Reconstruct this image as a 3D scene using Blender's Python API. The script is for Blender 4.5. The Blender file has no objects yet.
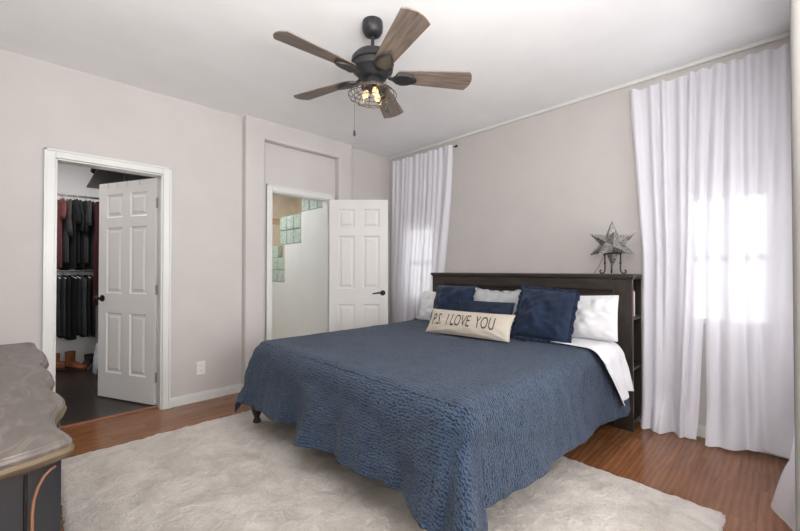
import bpy, bmesh, math, random
import numpy as np
from mathutils import Vector, Matrix, noise
random.seed(7)
PI = math.pi
SC = bpy.context.scene
COL = SC.collection

# ------------------------------------------------------------------ camera
H = 1.215
FPX = 373.0
YAW = math.radians(45.76)
PITCH = math.atan(4.0 / FPX)
cam_d = bpy.data.cameras.new('camera')
cam_d.sensor_width = 36.0
cam_d.lens = 36.0 * FPX / 800.0
cam_d.clip_start = 0.02
cam = bpy.data.objects.new('camera', cam_d)
COL.objects.link(cam)
cam.location = (0, 0, H)
cam.rotation_euler = (PI / 2 + PITCH, 0, YAW - PI / 2)
SC.camera = cam

# ------------------------------------------------------------------ world, lights, exposure
world = bpy.data.worlds.new('world')
SC.world = world
world.use_nodes = True
bg = world.node_tree.nodes['Background']
bg.inputs[0].default_value = (0.97, 0.985, 1.0, 1)
bg.inputs[1].default_value = 1.6


def area(name, loc, aim, sx, sy, power, color=(1, 1, 1)):
    l = bpy.data.lights.new(name, 'AREA')
    l.shape = 'RECTANGLE'
    l.size, l.size_y = sx, sy
    l.energy = power
    l.color = color
    o = bpy.data.objects.new(name, l)
    COL.objects.link(o)
    o.location = loc
    o.rotation_euler = Vector(aim).to_track_quat('-Z', 'Y').to_euler()
    return o


area('daylight_window', (3.75, 0.27, 1.3), (-1, 0, 0), 0.9, 1.1, 4.2, (1, 1, 1))
area('daylight_window', (3.75, 3.24, 1.3), (-1, 0, 0), 0.9, 1.1, 4.2, (1, 1, 1))
area('daylight_window', (2.7, -0.42, 1.4), (0, 1, 0), 0.9, 1.6, 62, (1, 1, 1))
area('fill_behind_camera', (1.05, -2.35, 1.45), (0.05, 1, 0.25), 2.0, 1.8, 82, (1, 0.985, 0.97))  # added fill lamp behind the camera; no patio door is known there
area('ceiling_fill', (0.15, -0.45, 1.55), (0.0, 0.32, 1), 0.9, 0.9, 118, (1, 1, 1))  # added upward fill that brightens the ceiling, no such source in view
area('closet_light', (0.1, 5.0, 2.70), (0, 0, -1), 0.5, 0.5, 22, (1, 0.97, 0.95))
area('bathroom_light', (1.7, 5.2, 2.70), (0, 0, -1), 0.9, 0.9, 32, (0.92, 0.97, 1))

SC.view_settings.view_transform = 'Standard'
SC.view_settings.look = 'None'
SC.view_settings.gamma = 1.0
SC.view_settings.use_curve_mapping = False
SC.view_settings.exposure = 0.0


# ------------------------------------------------------------------ materials
def lin(c):
    out = []
    for v in c:
        v = v / 255.0
        out.append(v / 12.92 if v <= 0.04045 else ((v + 0.055) / 1.055) ** 2.4)
    return tuple(out) + (1.0,)


class NT:
    def __init__(s, name):
        s.m = bpy.data.materials.new(name)
        s.m.use_nodes = True
        s.t = s.m.node_tree
        s.b = s.t.nodes['Principled BSDF']
        s.out = s.t.nodes['Material Output']

    def n(s, typ, **kw):
        nd = s.t.nodes.new(typ)
        for k, v in kw.items():
            if k.startswith('i_'):
                key = k[2:].replace('_', ' ')
                nd.inputs[key].default_value = v
            else:
                setattr(nd, k, v)
        return nd

    def l(s, a, b):
        s.t.links.new(a, b)

    def coord(s, kind='Object', scale=(1, 1, 1), rot=(0, 0, 0)):
        tc = s.n('ShaderNodeTexCoord')
        mp = s.n('ShaderNodeMapping')
        mp.inputs['Scale'].default_value = scale
        mp.inputs['Rotation'].default_value = rot
        s.l(tc.outputs[kind], mp.inputs['Vector'])
        return mp.outputs['Vector']

    def noise(s, vec, scale, detail=4, rough=0.55, dist=0.0):
        nd = s.n('ShaderNodeTexNoise')
        nd.inputs['Scale'].default_value = scale
        nd.inputs['Detail'].default_value = detail
        nd.inputs['Roughness'].default_value = rough
        nd.inputs['Distortion'].default_value = dist
        if vec is not None:
            s.l(vec, nd.inputs['Vector'])
        return nd.outputs['Fac']

    def ramp(s, fac, stops):
        r = s.n('ShaderNodeValToRGB')
        e = r.color_ramp.elements
        while len(e) < len(stops):
            e.new(0.5)
        for el, (p, c) in zip(e, stops):
            el.position = p
            el.color = c
        s.l(fac, r.inputs['Fac'])
        return r.outputs['Color']

    def bump(s, h, strength=0.3, dist=0.01, normal=None):
        b = s.n('ShaderNodeBump')
        b.inputs['Strength'].default_value = strength
        b.inputs['Distance'].default_value = dist
        s.l(h, b.inputs['Height'])
        if normal is not None:
            s.l(normal, b.inputs['Normal'])
        s.l(b.outputs['Normal'], s.b.inputs['Normal'])
        return b.outputs['Normal']

    def set(s, **kw):
        for k, v in kw.items():
            s.b.inputs[k.replace('_', ' ')].default_value = v
        return s


def paint(name, c, rough=0.6, var=0.03, bscale=180, bstr=0.08, metal=0.0, spec=0.5):
    k = NT(name)
    v = k.coord()
    f = k.noise(v, 3.0, 3)
    lo = lin([x * (1 - var) for x in c])
    hi = lin([min(255, x * (1 + var)) for x in c])
    k.l(k.ramp(f, [(0.3, lo), (0.7, hi)]), k.b.inputs['Base Color'])
    k.set(Roughness=rough, Metallic=metal)
    k.b.inputs['Specular IOR Level'].default_value = spec
    if bstr:
        k.bump(k.noise(v, bscale, 2), bstr, 0.002)
    return k.m


def wood(name, dark, light, scale=(1, 14, 14), rough=0.4, bstr=0.1):
    k = NT(name)
    v = k.coord(scale=scale)
    f = k.noise(v, 3.0, 6, 0.6, 0.6)
    k.l(k.ramp(f, [(0.3, lin(dark)), (0.7, lin(light))]), k.b.inputs['Base Color'])
    k.set(Roughness=rough)
    k.bump(f, bstr, 0.003)
    return k.m


def plank_floor(name):
    k = NT(name)
    v = k.coord('Object')
    br = k.n('ShaderNodeTexBrick', offset=0.37, offset_frequency=2, squash=1.0)
    br.inputs['Scale'].default_value = 1.0
    br.inputs['Mortar Size'].default_value = 0.0009
    br.inputs['Mortar Smooth'].default_value = 0.2
    br.inputs['Brick Width'].default_value = 0.62
    br.inputs['Row Height'].default_value = 0.098
    br.inputs['Color1'].default_value = (0, 0, 0, 1)
    br.inputs['Color2'].default_value = (1, 1, 1, 1)
    br.inputs['Mortar'].default_value = (0.5, 0.5, 0.5, 1)
    k.l(v, br.inputs['Vector'])
    # grain, shifted per plank
    mp = k.n('ShaderNodeVectorMath', operation='MULTIPLY_ADD')
    k.l(br.outputs['Color'], mp.inputs[0])
    mp.inputs[1].default_value = (7.3, 3.1, 0)
    k.l(v, mp.inputs[2])
    st = k.n('ShaderNodeMapping')
    st.inputs['Scale'].default_value = (1.3, 8, 1)
    k.l(mp.outputs[0], st.inputs['Vector'])
    g = k.noise(st.outputs[0], 2.2, 6, 0.6, 1.4)
    wv = k.n('ShaderNodeTexWave', wave_type='BANDS', bands_direction='Y')
    wv.inputs['Scale'].default_value = 1.2
    wv.inputs['Distortion'].default_value = 7.0
    wv.inputs['Detail'].default_value = 3
    wv.inputs['Detail Scale'].default_value = 0.8
    k.l(st.outputs[0], wv.inputs['Vector'])
    mix = k.n('ShaderNodeMix', data_type='FLOAT')
    mix.inputs['Factor'].default_value = 0.22
    k.l(g, mix.inputs[2])
    k.l(wv.outputs['Fac'], mix.inputs[3])
    base = k.ramp(mix.outputs[0], [(0.2, lin((104, 66, 41))), (0.5, lin((130, 86, 56))), (0.85, lin((156, 109, 75)))])
    tone = k.ramp(br.outputs['Color'], [(0.0, (0.82, 0.80, 0.78, 1)), (1.0, (1.12, 1.12, 1.12, 1))])
    mul = k.n('ShaderNodeMix', data_type='RGBA', blend_type='MULTIPLY')
    mul.inputs['Factor'].default_value = 1.0
    k.l(base, mul.inputs[6])
    k.l(tone, mul.inputs[7])
    mo = k.n('ShaderNodeMix', data_type='RGBA')
    k.l(br.outputs['Fac'], mo.inputs['Factor'])
    k.l(mul.outputs[2], mo.inputs[6])
    mo.inputs[7].default_value = lin((92, 57, 37))
    k.l(mo.outputs[2], k.b.inputs['Base Color'])
    k.set(Roughness=0.19)
    k.b.inputs['Specular IOR Level'].default_value = 0.5
    k.bump(mix.outputs[0], 0.05, 0.002)
    return k.m


def slate_tile(name):
    k = NT(name)
    v = k.coord('Object', rot=(0, 0, 0.0))
    br = k.n('ShaderNodeTexBrick', offset=0.0)
    br.inputs['Scale'].default_value = 1.0
    br.inputs['Mortar Size'].default_value = 0.004
    br.inputs['Brick Width'].default_value = 0.4
    br.inputs['Row Height'].default_value = 0.4
    br.inputs['Color1'].default_value = lin((36, 30, 26))
    br.inputs['Color2'].default_value = lin((48, 41, 35))
    br.inputs['Mortar'].default_value = lin((70, 62, 55))
    k.l(v, br.inputs['Vector'])
    f = k.noise(v, 7, 6, 0.6, 0.8)
    t = k.ramp(f, [(0.3, (0.7, 0.7, 0.7, 1)), (0.75, (1.35, 1.3, 1.25, 1))])
    mul = k.n('ShaderNodeMix', data_type='RGBA', blend_type='MULTIPLY')
    mul.inputs['Factor'].default_value = 1.0
    k.l(br.outputs['Color'], mul.inputs[6])
    k.l(t, mul.inputs[7])
    k.l(mul.outputs[2], k.b.inputs['Base Color'])
    k.set(Roughness=0.38)
    k.bump(f, 0.2, 0.004)
    return k.m


def fabric(name, c, rough=0.9, var=0.08, weave=700, bstr=0.25, sheen=0.0, wr=0.0):
    k = NT(name)
    v = k.coord()
    f = k.noise(v, 9, 4, 0.6)
    k.l(k.ramp(f, [(0.3, lin([x * (1 - var) for x in c])), (0.7, lin([min(255, x * (1 + var)) for x in c]))]), k.b.inputs['Base Color'])
    k.set(Roughness=rough)
    k.b.inputs['Specular IOR Level'].default_value = 0.2
    k.b.inputs['Sheen Weight'].default_value = sheen
    n1 = None
    if wr:
        n1 = k.bump(k.noise(v, 11, 3, 0.5, 1.2), wr, 0.03)
    k.bump(k.noise(v, weave, 2), bstr, 0.0015, n1)
    return k.m


def quilt_mat():
    k = NT('quilt_cloth')
    tc = k.n('ShaderNodeTexCoord')
    nz = k.n('ShaderNodeTexNoise')
    nz.inputs['Scale'].default_value = 7.0
    nz.inputs['Detail'].default_value = 3
    k.l(tc.outputs['UV'], nz.inputs['Vector'])
    ad = k.n('ShaderNodeVectorMath', operation='MULTIPLY_ADD')
    k.l(nz.outputs['Color'], ad.inputs[0])
    ad.inputs[1].default_value = (0.03, 0.03, 0)
    k.l(tc.outputs['UV'], ad.inputs[2])
    wv = k.n('ShaderNodeTexWave', wave_type='BANDS', bands_direction='X')
    wv.inputs['Scale'].default_value = 21.0
    wv.inputs['Distortion'].default_value = 9.0
    wv.inputs['Detail'].default_value = 3.0
    wv.inputs['Detail Scale'].default_value = 2.6
    wv.inputs['Detail Roughness'].default_value = 0.65
    k.l(ad.outputs[0], wv.inputs['Vector'])
    mp = k.n('ShaderNodeMapping')
    mp.inputs['Scale'].default_value = (60, 105, 1)
    k.l(ad.outputs[0], mp.inputs['Vector'])
    vo = k.n('ShaderNodeTexVoronoi', feature='F1')
    vo.inputs['Scale'].default_value = 1.0
    k.l(mp.outputs[0], vo.inputs['Vector'])
    inv = k.n('ShaderNodeMath', operation='MULTIPLY_ADD')
    k.l(vo.outputs['Distance'], inv.inputs[0])
    inv.inputs[1].default_value = -0.45
    k.l(wv.outputs['Fac'], inv.inputs[2])
    fine = k.noise(tc.outputs['UV'], 190, 3)
    big = k.noise(tc.outputs['UV'], 2.6, 3)
    mx = k.n('ShaderNodeMath', operation='MULTIPLY_ADD')
    k.l(fine, mx.inputs[0])
    mx.inputs[1].default_value = 0.6
    k.l(inv.outputs[0], mx.inputs[2])
    col = k.ramp(mx.outputs[0], [(0.05, lin((17, 28, 45))), (0.85, lin((63, 82, 107)))])
    tone = k.ramp(big, [(0.3, (0.9, 0.9, 0.92, 1)), (0.7, (1.08, 1.08, 1.06, 1))])
    mul = k.n('ShaderNodeMix', data_type='RGBA', blend_type='MULTIPLY')
    mul.inputs['Factor'].default_value = 1.0
    k.l(col, mul.inputs[6])
    k.l(tone, mul.inputs[7])
    k.l(mul.outputs[2], k.b.inputs['Base Color'])
    k.set(Roughness=0.85)
    k.b.inputs['Specular IOR Level'].default_value = 0.25
    k.b.inputs['Sheen Weight'].default_value = 0.12
    k.bump(mx.outputs[0], 0.7, 0.008)
    return k.m


def curtain_mat(name='sheer_cloth'):
    k = NT(name)
    v = k.coord()
    weave = k.noise(v, 900, 2)
    k.set(Roughness=0.9)
    k.b.inputs['Base Color'].default_value = lin((247, 246, 253))
    k.b.inputs['Specular IOR Level'].default_value = 0.1
    k.bump(weave, 0.1, 0.001)
    tl = k.n('ShaderNodeBsdfTranslucent')
    tl.inputs['Color'].default_value = lin((240, 240, 246))
    tr = k.n('ShaderNodeBsdfTransparent')
    m1 = k.n('ShaderNodeMixShader')
    m1.inputs[0].default_value = 0.16
    k.l(k.b.outputs[0], m1.inputs[1])
    k.l(tl.outputs[0], m1.inputs[2])
    m2 = k.n('ShaderNodeMixShader')
    m2.inputs[0].default_value = 0.20
    k.l(m1.outputs[0], m2.inputs[1])
    k.l(tr.outputs[0], m2.inputs[2])
    k.l(m2.outputs[0], k.out.inputs['Surface'])
    return k.m


def pane_mat():
    k = NT('window_glass')
    gl = k.n('ShaderNodeBsdfGlossy')
    gl.inputs['Roughness'].default_value = 0.02
    tr = k.n('ShaderNodeBsdfTransparent')
    m = k.n('ShaderNodeMixShader')
    m.inputs[0].default_value = 0.06
    k.l(tr.outputs[0], m.inputs[1])
    k.l(gl.outputs[0], m.inputs[2])
    k.l(m.outputs[0], k.out.inputs['Surface'])
    return k.m


def glassblock_mat():
    k = NT('glass_block')
    v = k.coord()
    f = k.noise(v, 22, 3, 0.5, 2.0)
    k.l(k.ramp(f, [(0.3, lin((150, 178, 158))), (0.5, lin((196, 215, 200))), (0.7, lin((232, 240, 233)))]), k.b.inputs['Base Color'])
    k.set(Roughness=0.08)
    k.b.inputs['Transmission Weight'].default_value = 0.35
    k.bump(f, 0.8, 0.02)
    return k.m


def emit(name, c, s):
    k = NT(name)
    k.b.inputs['Emission Color'].default_value = lin(c)
    k.b.inputs['Emission Strength'].default_value = s
    k.b.inputs['Base Color'].default_value = lin(c)
    return k.m


def star_mat():
    k = NT('punched_tin')
    v = k.coord()
    vo = k.n('ShaderNodeTexVoronoi')
    vo.inputs['Scale'].default_value = 55
    k.l(v, vo.inputs['Vector'])
    f = k.noise(v, 14, 4)
    base = k.ramp(f, [(0.3, lin((112, 109, 106))), (0.7, lin((178, 176, 172)))])
    msk = k.ramp(vo.outputs['Distance'], [(0.24, (0, 0, 0, 1)), (0.31, (1, 1, 1, 1))])
    mul = k.n('ShaderNodeMix', data_type='RGBA')
    k.l(msk, mul.inputs['Factor'])
    mul.inputs[6].default_value = lin((48, 44, 42))
    k.l(base, mul.inputs[7])
    k.l(mul.outputs[2], k.b.inputs['Base Color'])
    k.set(Roughness=0.42, Metallic=0.6)
    return k.m


def dresser_top_mat():
    k = NT('dresser_top')
    v = k.coord(scale=(7, 2.2, 4))
    f = k.noise(v, 2.2, 5, 0.6, 2.2)
    k.l(k.ramp(f, [(0.3, lin((84, 77, 73))), (0.52, lin((98, 91, 87))), (0.62, lin((116, 107, 100))), (0.75, lin((102, 94, 90)))]), k.b.inputs['Base Color'])
    k.set(Roughness=0.42)
    k.bump(f, 0.08, 0.003)
    return k.m


def rug_mat():
    k = NT('shag_pile')
    v = k.coord()
    f = k.noise(v, 5.5, 6, 0.65, 0.6)
    g = k.noise(v, 60, 4, 0.6, 0.8)
    hh = k.noise(v, 140, 3, 0.7, 1.0)
    sm = k.n('ShaderNodeMath', operation='MULTIPLY_ADD')
    k.l(hh, sm.inputs[0])
    sm.inputs[1].default_value = 0.45
    k.l(f, sm.inputs[2])
    k.l(k.ramp(sm.outputs[0], [(0.5, lin((174, 166, 158))), (0.9, lin((214, 207, 200)))]), k.b.inputs['Base Color'])
    k.set(Roughness=0.95)
    k.b.inputs['Specular IOR Level'].default_value = 0.1
    k.b.inputs['Sheen Weight'].default_value = 0.1
    k.bump(g, 0.9, 0.014)
    return k.m


M = {}
M['wall'] = paint('wall_paint', (200, 195, 192), 0.75, 0.012, 220, 0.1, spec=0.25)
M['pier'] = paint('pier_darkened', (150, 148, 144), 0.75, 0.012, 220, 0.1, spec=0.25)  # wall finish darkened evenly, own colour unknown
M['ceil'] = paint('ceiling_paint', (243, 243, 243), 0.85, 0.01, 150, 0.1, spec=0.2)
M['trim'] = paint('trim_paint', (219, 219, 216), 0.35, 0.01, 60, 0.02)
M['door'] = paint('door_paint', (221, 219, 216), 0.38, 0.01, 60, 0.02)
M['closetwall'] = paint('closet_paint', (214, 212, 212), 0.8, 0.01, 200, 0.08)
M['floor'] = plank_floor('oak_planks')
M['slate'] = slate_tile('slate_tile')
M['tan'] = paint('tan_tile', (222, 206, 184), 0.4, 0.05, 40, 0.05)
M['mosaic'] = paint('mosaic_band', (172, 150, 124), 0.4, 0.3, 60, 0.1)
M['block'] = glassblock_mat()
M['pane'] = pane_mat()
M['black'] = paint('oiled_bronze', (38, 35, 34), 0.4, 0.08, 60, 0.05, metal=0.6)
M['fanblack'] = paint('matte_black_metal', (52, 52, 54), 0.45, 0.08, 60, 0.05, metal=0.5)
M['hinge'] = paint('hinge_metal', (168, 164, 158), 0.4, 0.05, 60, 0.02, metal=0.4)
M['wire'] = paint('cage_wire', (96, 90, 84), 0.4, 0.05, 60, 0.0, metal=0.8)
M['blade'] = wood('weathered_blade', (88, 77, 70), (136, 121, 110), (1.2, 16, 6), 0.5)
M['espresso'] = wood('espresso_wood', (36, 31, 28), (64, 56, 50), (9, 1.3, 9), 0.38)
M['espresso_up'] = wood('espresso_wood_upright', (38, 33, 30), (66, 58, 52), (10, 10, 1.2), 0.38)
M['ebony'] = paint('black_lacquer', (34, 36, 40), 0.35, 0.08, 30, 0.03)
M['drtop'] = dresser_top_mat()
M['gold'] = paint('antique_gold', (86, 74, 58), 0.55, 0.45, 22, 0.15, metal=0.2)
M['copper'] = paint('copper_line', (128, 90, 66), 0.5, 0.2, 30, 0.1, metal=0.2)
M['quilt'] = quilt_mat()
M['sheer'] = curtain_mat()
M['sheet'] = fabric('white_cotton', (226, 226, 228), 0.9, 0.015, 600, 0.1, wr=0.13)
M['navy'] = fabric('navy_velvet', (31, 44, 66), 0.8, 0.16, 500, 0.1, sheen=0.1, wr=0.16)
M['navyknit'] = fabric('navy_rib', (38, 47, 63), 0.9, 0.08, 500, 0.2, wr=0.1)
M['grey'] = fabric('pale_grey_linen', (176, 178, 180), 0.9, 0.04, 450, 0.25, wr=0.22)
M['cream'] = fabric('cream_canvas', (196, 187, 174), 0.9, 0.03, 420, 0.3, wr=0.12)
M['ink'] = paint('black_print', (52, 50, 50), 0.9, 0.1, 60, 0.0)
M['mattress'] = fabric('mattress_ticking', (214, 212, 208), 0.9, 0.03)
M['rug'] = rug_mat()
M['tin'] = star_mat()
M['iron'] = paint('wrought_iron', (64, 50, 44), 0.5, 0.1, 60, 0.1, metal=0.5)
M['bulb'] = emit('lit_bulb', (255, 210, 150), 0.45)
M['plate'] = paint('white_plastic', (232, 230, 226), 0.35, 0.01, 60, 0.0)
M['slot'] = paint('dark_slot', (60, 58, 56), 0.5, 0.0, 60, 0.0)
M['cleartop'] = paint('steel_rod', (120, 116, 112), 0.3, 0.05, 60, 0.0, metal=0.9)


def cloth(c):
    key = 'cloth_%d_%d_%d' % c
    if key not in M:
        M[key] = fabric(key, c, 0.9, 0.12, 400, 0.2, wr=0.25)
    return M[key]


# ------------------------------------------------------------------ mesh helpers
class MB:
    def __init__(s):
        s.v = []
        s.f = []
        s.uv = None

    def add(s, vs, fs):
        k = len(s.v)
        s.v += [tuple(map(float, p)) for p in vs]
        s.f += [tuple(i + k for i in f) for f in fs]
        return s

    def box(s, x0, x1, y0, y1, z0, z1):
        return s.add([(x0, y0, z0), (x1, y0, z0), (x1, y1, z0), (x0, y1, z0), (x0, y0, z1), (x1, y0, z1), (x1, y1, z1), (x0, y1, z1)],
                     [(0, 3, 2, 1), (4, 5, 6, 7), (0, 1, 5, 4), (1, 2, 6, 5), (2, 3, 7, 6), (3, 0, 4, 7)])

    def obox(s, c, ax, ay, az):
        c, ax, ay, az = map(Vector, (c, ax, ay, az))
        vs = [c + ax * i + ay * j + az * k for k in (-1, 1) for (i, j) in ((-1, -1), (1, -1), (1, 1), (-1, 1))]
        return s.add(vs, [(0, 3, 2, 1), (4, 5, 6, 7), (0, 1, 5, 4), (1, 2, 6, 5), (2, 3, 7, 6), (3, 0, 4, 7)])

    def prism(s, poly, z0, z1):
        n = len(poly)
        vs = [(x, y, z0) for x, y in poly] + [(x, y, z1) for x, y in poly]
        fs = [tuple(range(n - 1, -1, -1)), tuple(range(n, 2 * n))]
        fs += [(i, (i + 1) % n, n + (i + 1) % n, n + i) for i in range(n)]
        return s.add(vs, fs)

    def loft(s, rings, cap=True, closed=True):
        n = len(rings[0])
        vs = [p for r in rings for p in r]
        fs = []
        for a in range(len(rings) - 1):
            for i in range(n if closed else n - 1):
                j = (i + 1) % n
                fs.append((a * n + i, a * n + j, (a + 1) * n + j, (a + 1) * n + i))
        if cap:
            fs.append(tuple(range(n - 1, -1, -1)))
            fs.append(tuple(range((len(rings) - 1) * n, len(rings) * n)))
        return s.add(vs, fs)

    def lathe(s, prof, c=(0, 0, 0), n=24, cap=True):
        rings = [[(c[0] + r * math.cos(2 * PI * i / n), c[1] + r * math.sin(2 * PI * i / n), c[2] + z) for i in range(n)] for r, z in prof]
        return s.loft(rings, cap)

    def tube(s, pts, r, n=8, cap=True):
        pts = [Vector(p) for p in pts]
        rs = r if isinstance(r, (list, tuple)) else [r] * len(pts)
        rings = []
        up = None
        for i, p in enumerate(pts):
            d = (pts[min(i + 1, len(pts) - 1)] - pts[max(i - 1, 0)])
            if d.length < 1e-9:
                d = Vector((0, 0, 1))
            d.normalize()
            if up is None:
                up = Vector((0, 0, 1)) if abs(d.z) < 0.9 else Vector((1, 0, 0))
            a = (up - d * up.dot(d)).normalized()
            b = d.cross(a)
            up = a
            rings.append([tuple(p + (a * math.cos(2 * PI * k / n) + b * math.sin(2 * PI * k / n)) * rs[i]) for k in range(n)])
        return s.loft(rings, cap)

    def cyl(s, p0, p1, r, n=16):
        return s.tube([p0, p1], r, n)

    def ring(s, c, R, r, n=32, m=6, axis=2):
        vs = []
        fs = []
        for i in range(n):
            a = 2 * PI * i / n
            for k in range(m):
                b = 2 * PI * k / m
                q = [(R + r * math.cos(b)) * math.cos(a), (R + r * math.cos(b)) * math.sin(a), r * math.sin(b)]
                if axis == 0:
                    q = [q[2], q[0], q[1]]
                if axis == 1:
                    q = [q[0], q[2], q[1]]
                vs.append((c[0] + q[0], c[1] + q[1], c[2] + q[2]))
        for i in range(n):
            for k in range(m):
                fs.append((i * m + k, ((i + 1) % n) * m + k, ((i + 1) % n) * m + (k + 1) % m, i * m + (k + 1) % m))
        return s.add(vs, fs)

    def ball(s, c, r, n=14, m=9, sc=(1, 1, 1)):
        rings = []
        for j in range(m + 1):
            t = PI * (j + 0.02) / (m + 0.04) - PI / 2
            rings.append([(c[0] + sc[0] * r * math.cos(t) * math.cos(2 * PI * i / n), c[1] + sc[1] * r * math.cos(t) * math.sin(2 * PI * i / n), c[2] + sc[2] * r * math.sin(t)) for i in range(n)])
        return s.loft(rings)

    def grid(s, fn, nu, nv, uvfn=None):
        k = len(s.v)
        uvs = []
        for j in range(nv + 1):
            for i in range(nu + 1):
                s.v.append(tuple(map(float, fn(i / nu, j / nv))))
                if uvfn:
                    uvs.append(uvfn(i / nu, j / nv))
        for j in range(nv):
            for i in range(nu):
                a = k + j * (nu + 1) + i
                s.f.append((a, a + 1, a + nu + 2, a + nu + 1))
        if uvfn:
            s.uv = (s.uv or []) + uvs
        return s

    def build(s, name, mat, parent=None, smooth=True, bevel=0.0, world=False, angle=40, subsurf=0, mat4=None):
        me = bpy.data.meshes.new(name)
        vs = s.v
        if world and parent is not None:
            L = Vector((0, 0, 0))
            q = parent
            while q is not None:
                L = L + q.location
                q = q.parent
            vs = [(x - L.x, y - L.y, z - L.z) for x, y, z in vs]
        if mat4 is not None:
            vs = [tuple(mat4 @ Vector(p)) for p in vs]
        me.from_pydata(vs, [], s.f)
        if s.uv is not None:
            ul = me.uv_layers.new(name='UVMap')
            idx = np.zeros(len(me.loops), dtype=np.int32)
            me.loops.foreach_get('vertex_index', idx)
            arr = np.array(s.uv, dtype=np.float32)[idx]
            ul.data.foreach_set('uv', arr.ravel())
        bm = bmesh.new()
        bm.from_mesh(me)
        bmesh.ops.recalc_face_normals(bm, faces=bm.faces)
        bm.to_mesh(me)
        bm.free()
        me.materials.append(mat)
        o = bpy.data.objects.new(name, me)
        COL.objects.link(o)
        if parent is not None:
            o.parent = parent
        if smooth:
            for p in me.polygons:
                p.use_smooth = True
            try:
                me.set_sharp_from_angle(angle=math.radians(angle))
            except Exception:
                pass
        if bevel:
            b = o.modifiers.new('bevel', 'BEVEL')
            b.width = bevel
            b.segments = 2
            b.limit_method = 'ANGLE'
            b.angle_limit = math.radians(40)
        if subsurf:
            b = o.modifiers.new('sub', 'SUBSURF')
            b.levels = b.render_levels = subsurf
        return o


def thing(name, label, cat, loc=(0, 0, 0), rz=0.0, group=None):
    o = bpy.data.objects.new(name, None)
    COL.objects.link(o)
    o.empty_display_size = 0.1
    o.location = loc
    o.rotation_euler = (0, 0, rz)
    o['label'] = label
    o['category'] = cat
    if group:
        o['group'] = group
    return o


def tag(o, label, cat, group=None, kind=None):
    o['label'] = label
    o['category'] = cat
    if group:
        o['group'] = group
    if kind:
        o['kind'] = kind
    return o


def struct(o, label, cat):
    o['kind'] = 'structure'
    o['label'] = label
    o['category'] = cat
    return o


def nz(x, y, z=0.0, s=1.0):
    return noise.noise(Vector((x * s, y * s, z * s)))


# ------------------------------------------------------------------ room shell
CZ = 2.744
XW = 3.47      # headboard wall
YW = 3.77      # door wall
XL = -0.56     # wall behind the dresser
YN = -2.6      # wall behind the camera

struct(MB().box(XL - 0.2, XW + 0.15, YN - 0.2, YW + 0.09, -0.08, 0).build('floor', M['floor'], smooth=False),
       'glossy brown oak plank floor of the bedroom', 'floor')
struct(MB().box(-1.0, 1.55, YW + 0.09, 6.45, -0.08, 0).build('floor', M['slate'], smooth=False),
       'dark slate tile floor inside the closet', 'floor')
struct(MB().box(1.55, 3.0, YW + 0.09, 6.45, -0.08, 0).build('floor', M['tan'], smooth=False),
       'tan tile floor of the bathroom behind the second door', 'floor')
struct(MB().box(XL - 0.6, XW + 0.15, YN - 0.2, 6.6, CZ, CZ + 0.1).build('ceiling', M['ceil'], smooth=False),
       'flat off-white ceiling the fan hangs from', 'ceiling')

# door wall with two openings (closet and bathroom)
D1 = (0.094, 0.784)
D2 = (1.775, 2.485)
DH = 2.045
w = MB()
w.box(XL - 0.15, D1[0], YW, YW + 0.12, 0, CZ)
w.box(D1[0], D1[1], YW, YW + 0.12, DH, CZ)
w.box(D1[1], D2[0], YW, YW + 0.12, 0, CZ)
w.box(D2[0], D2[1], YW, YW + 0.12, DH, CZ)
w.box(D2[1], XW, YW, YW + 0.12, 0, CZ)
# projecting surround with a recess holding the bathroom door
PD = 0.085
PX0, PX1 = 1.468, 2.775
RX0, RX1 = 1.668, 2.578
RZ = 2.545


def rounded_rect(x0, x1, y0, y1, r, corners):
    pts = []
    for (cx, cy, a0, flag) in ((x0, y0, PI, 'a'), (x1, y0, 1.5 * PI, 'b')):
        if flag in corners:
            ox = cx + r if flag == 'a' else cx - r
            for i in range(7):
                a = a0 + (PI / 2) * i / 6
                pts.append((ox + r * math.cos(a), cy + r + r * math.sin(a)))
        else:
            pts.append((cx, cy))
    pts += [(x1, y1), (x0, y1)]
    return pts


w.prism(rounded_rect(PX0, RX0, YW - PD, YW + 0.01, 0.022, 'ab'), 0, CZ)
w.prism(rounded_rect(RX1, PX1, YW - PD, YW + 0.01, 0.022, 'ab'), 0, CZ)
# lintel with a rounded lower edge
lp = []
r = 0.022
for i in range(7):
    a = PI + PI / 2 * i / 6
    lp.append((YW - PD + r + r * math.cos(a), RZ + r + r * math.sin(a)))
lp = lp + [(YW + 0.01, RZ), (YW + 0.01, CZ), (YW - PD, CZ)]
w.loft([[(RX0 - 0.021, y, z) for y, z in lp], [(RX1 + 0.021, y, z) for y, z in lp]])
struct(w.build('wall_left', M['wall'], angle=50), 'pale greige wall holding both doorways and the recessed surround', 'wall')

# headboard wall with two window openings
W2 = (0.04, 0.50)
W1 = (3.00, 3.46)
WZ = (0.82, 1.76)
w = MB()
ys = [YN - 0.1, W2[0], W2[1], W1[0], W1[1], YW + 0.12]
w.box(XW, XW + 0.14, ys[0], ys[1], 0, CZ)
w.box(XW, XW + 0.14, ys[2], ys[3], 0, CZ)
w.box(XW, XW + 0.14, ys[4], ys[5], 0, CZ)
for a in (W1, W2):
    w.box(XW, XW + 0.14, a[0], a[1], 0, WZ[0])
    w.box(XW, XW + 0.14, a[0], a[1], WZ[1], CZ)
struct(w.build('wall_back', M['wall'], smooth=False), 'pale greige wall behind the headboard', 'wall')

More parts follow.
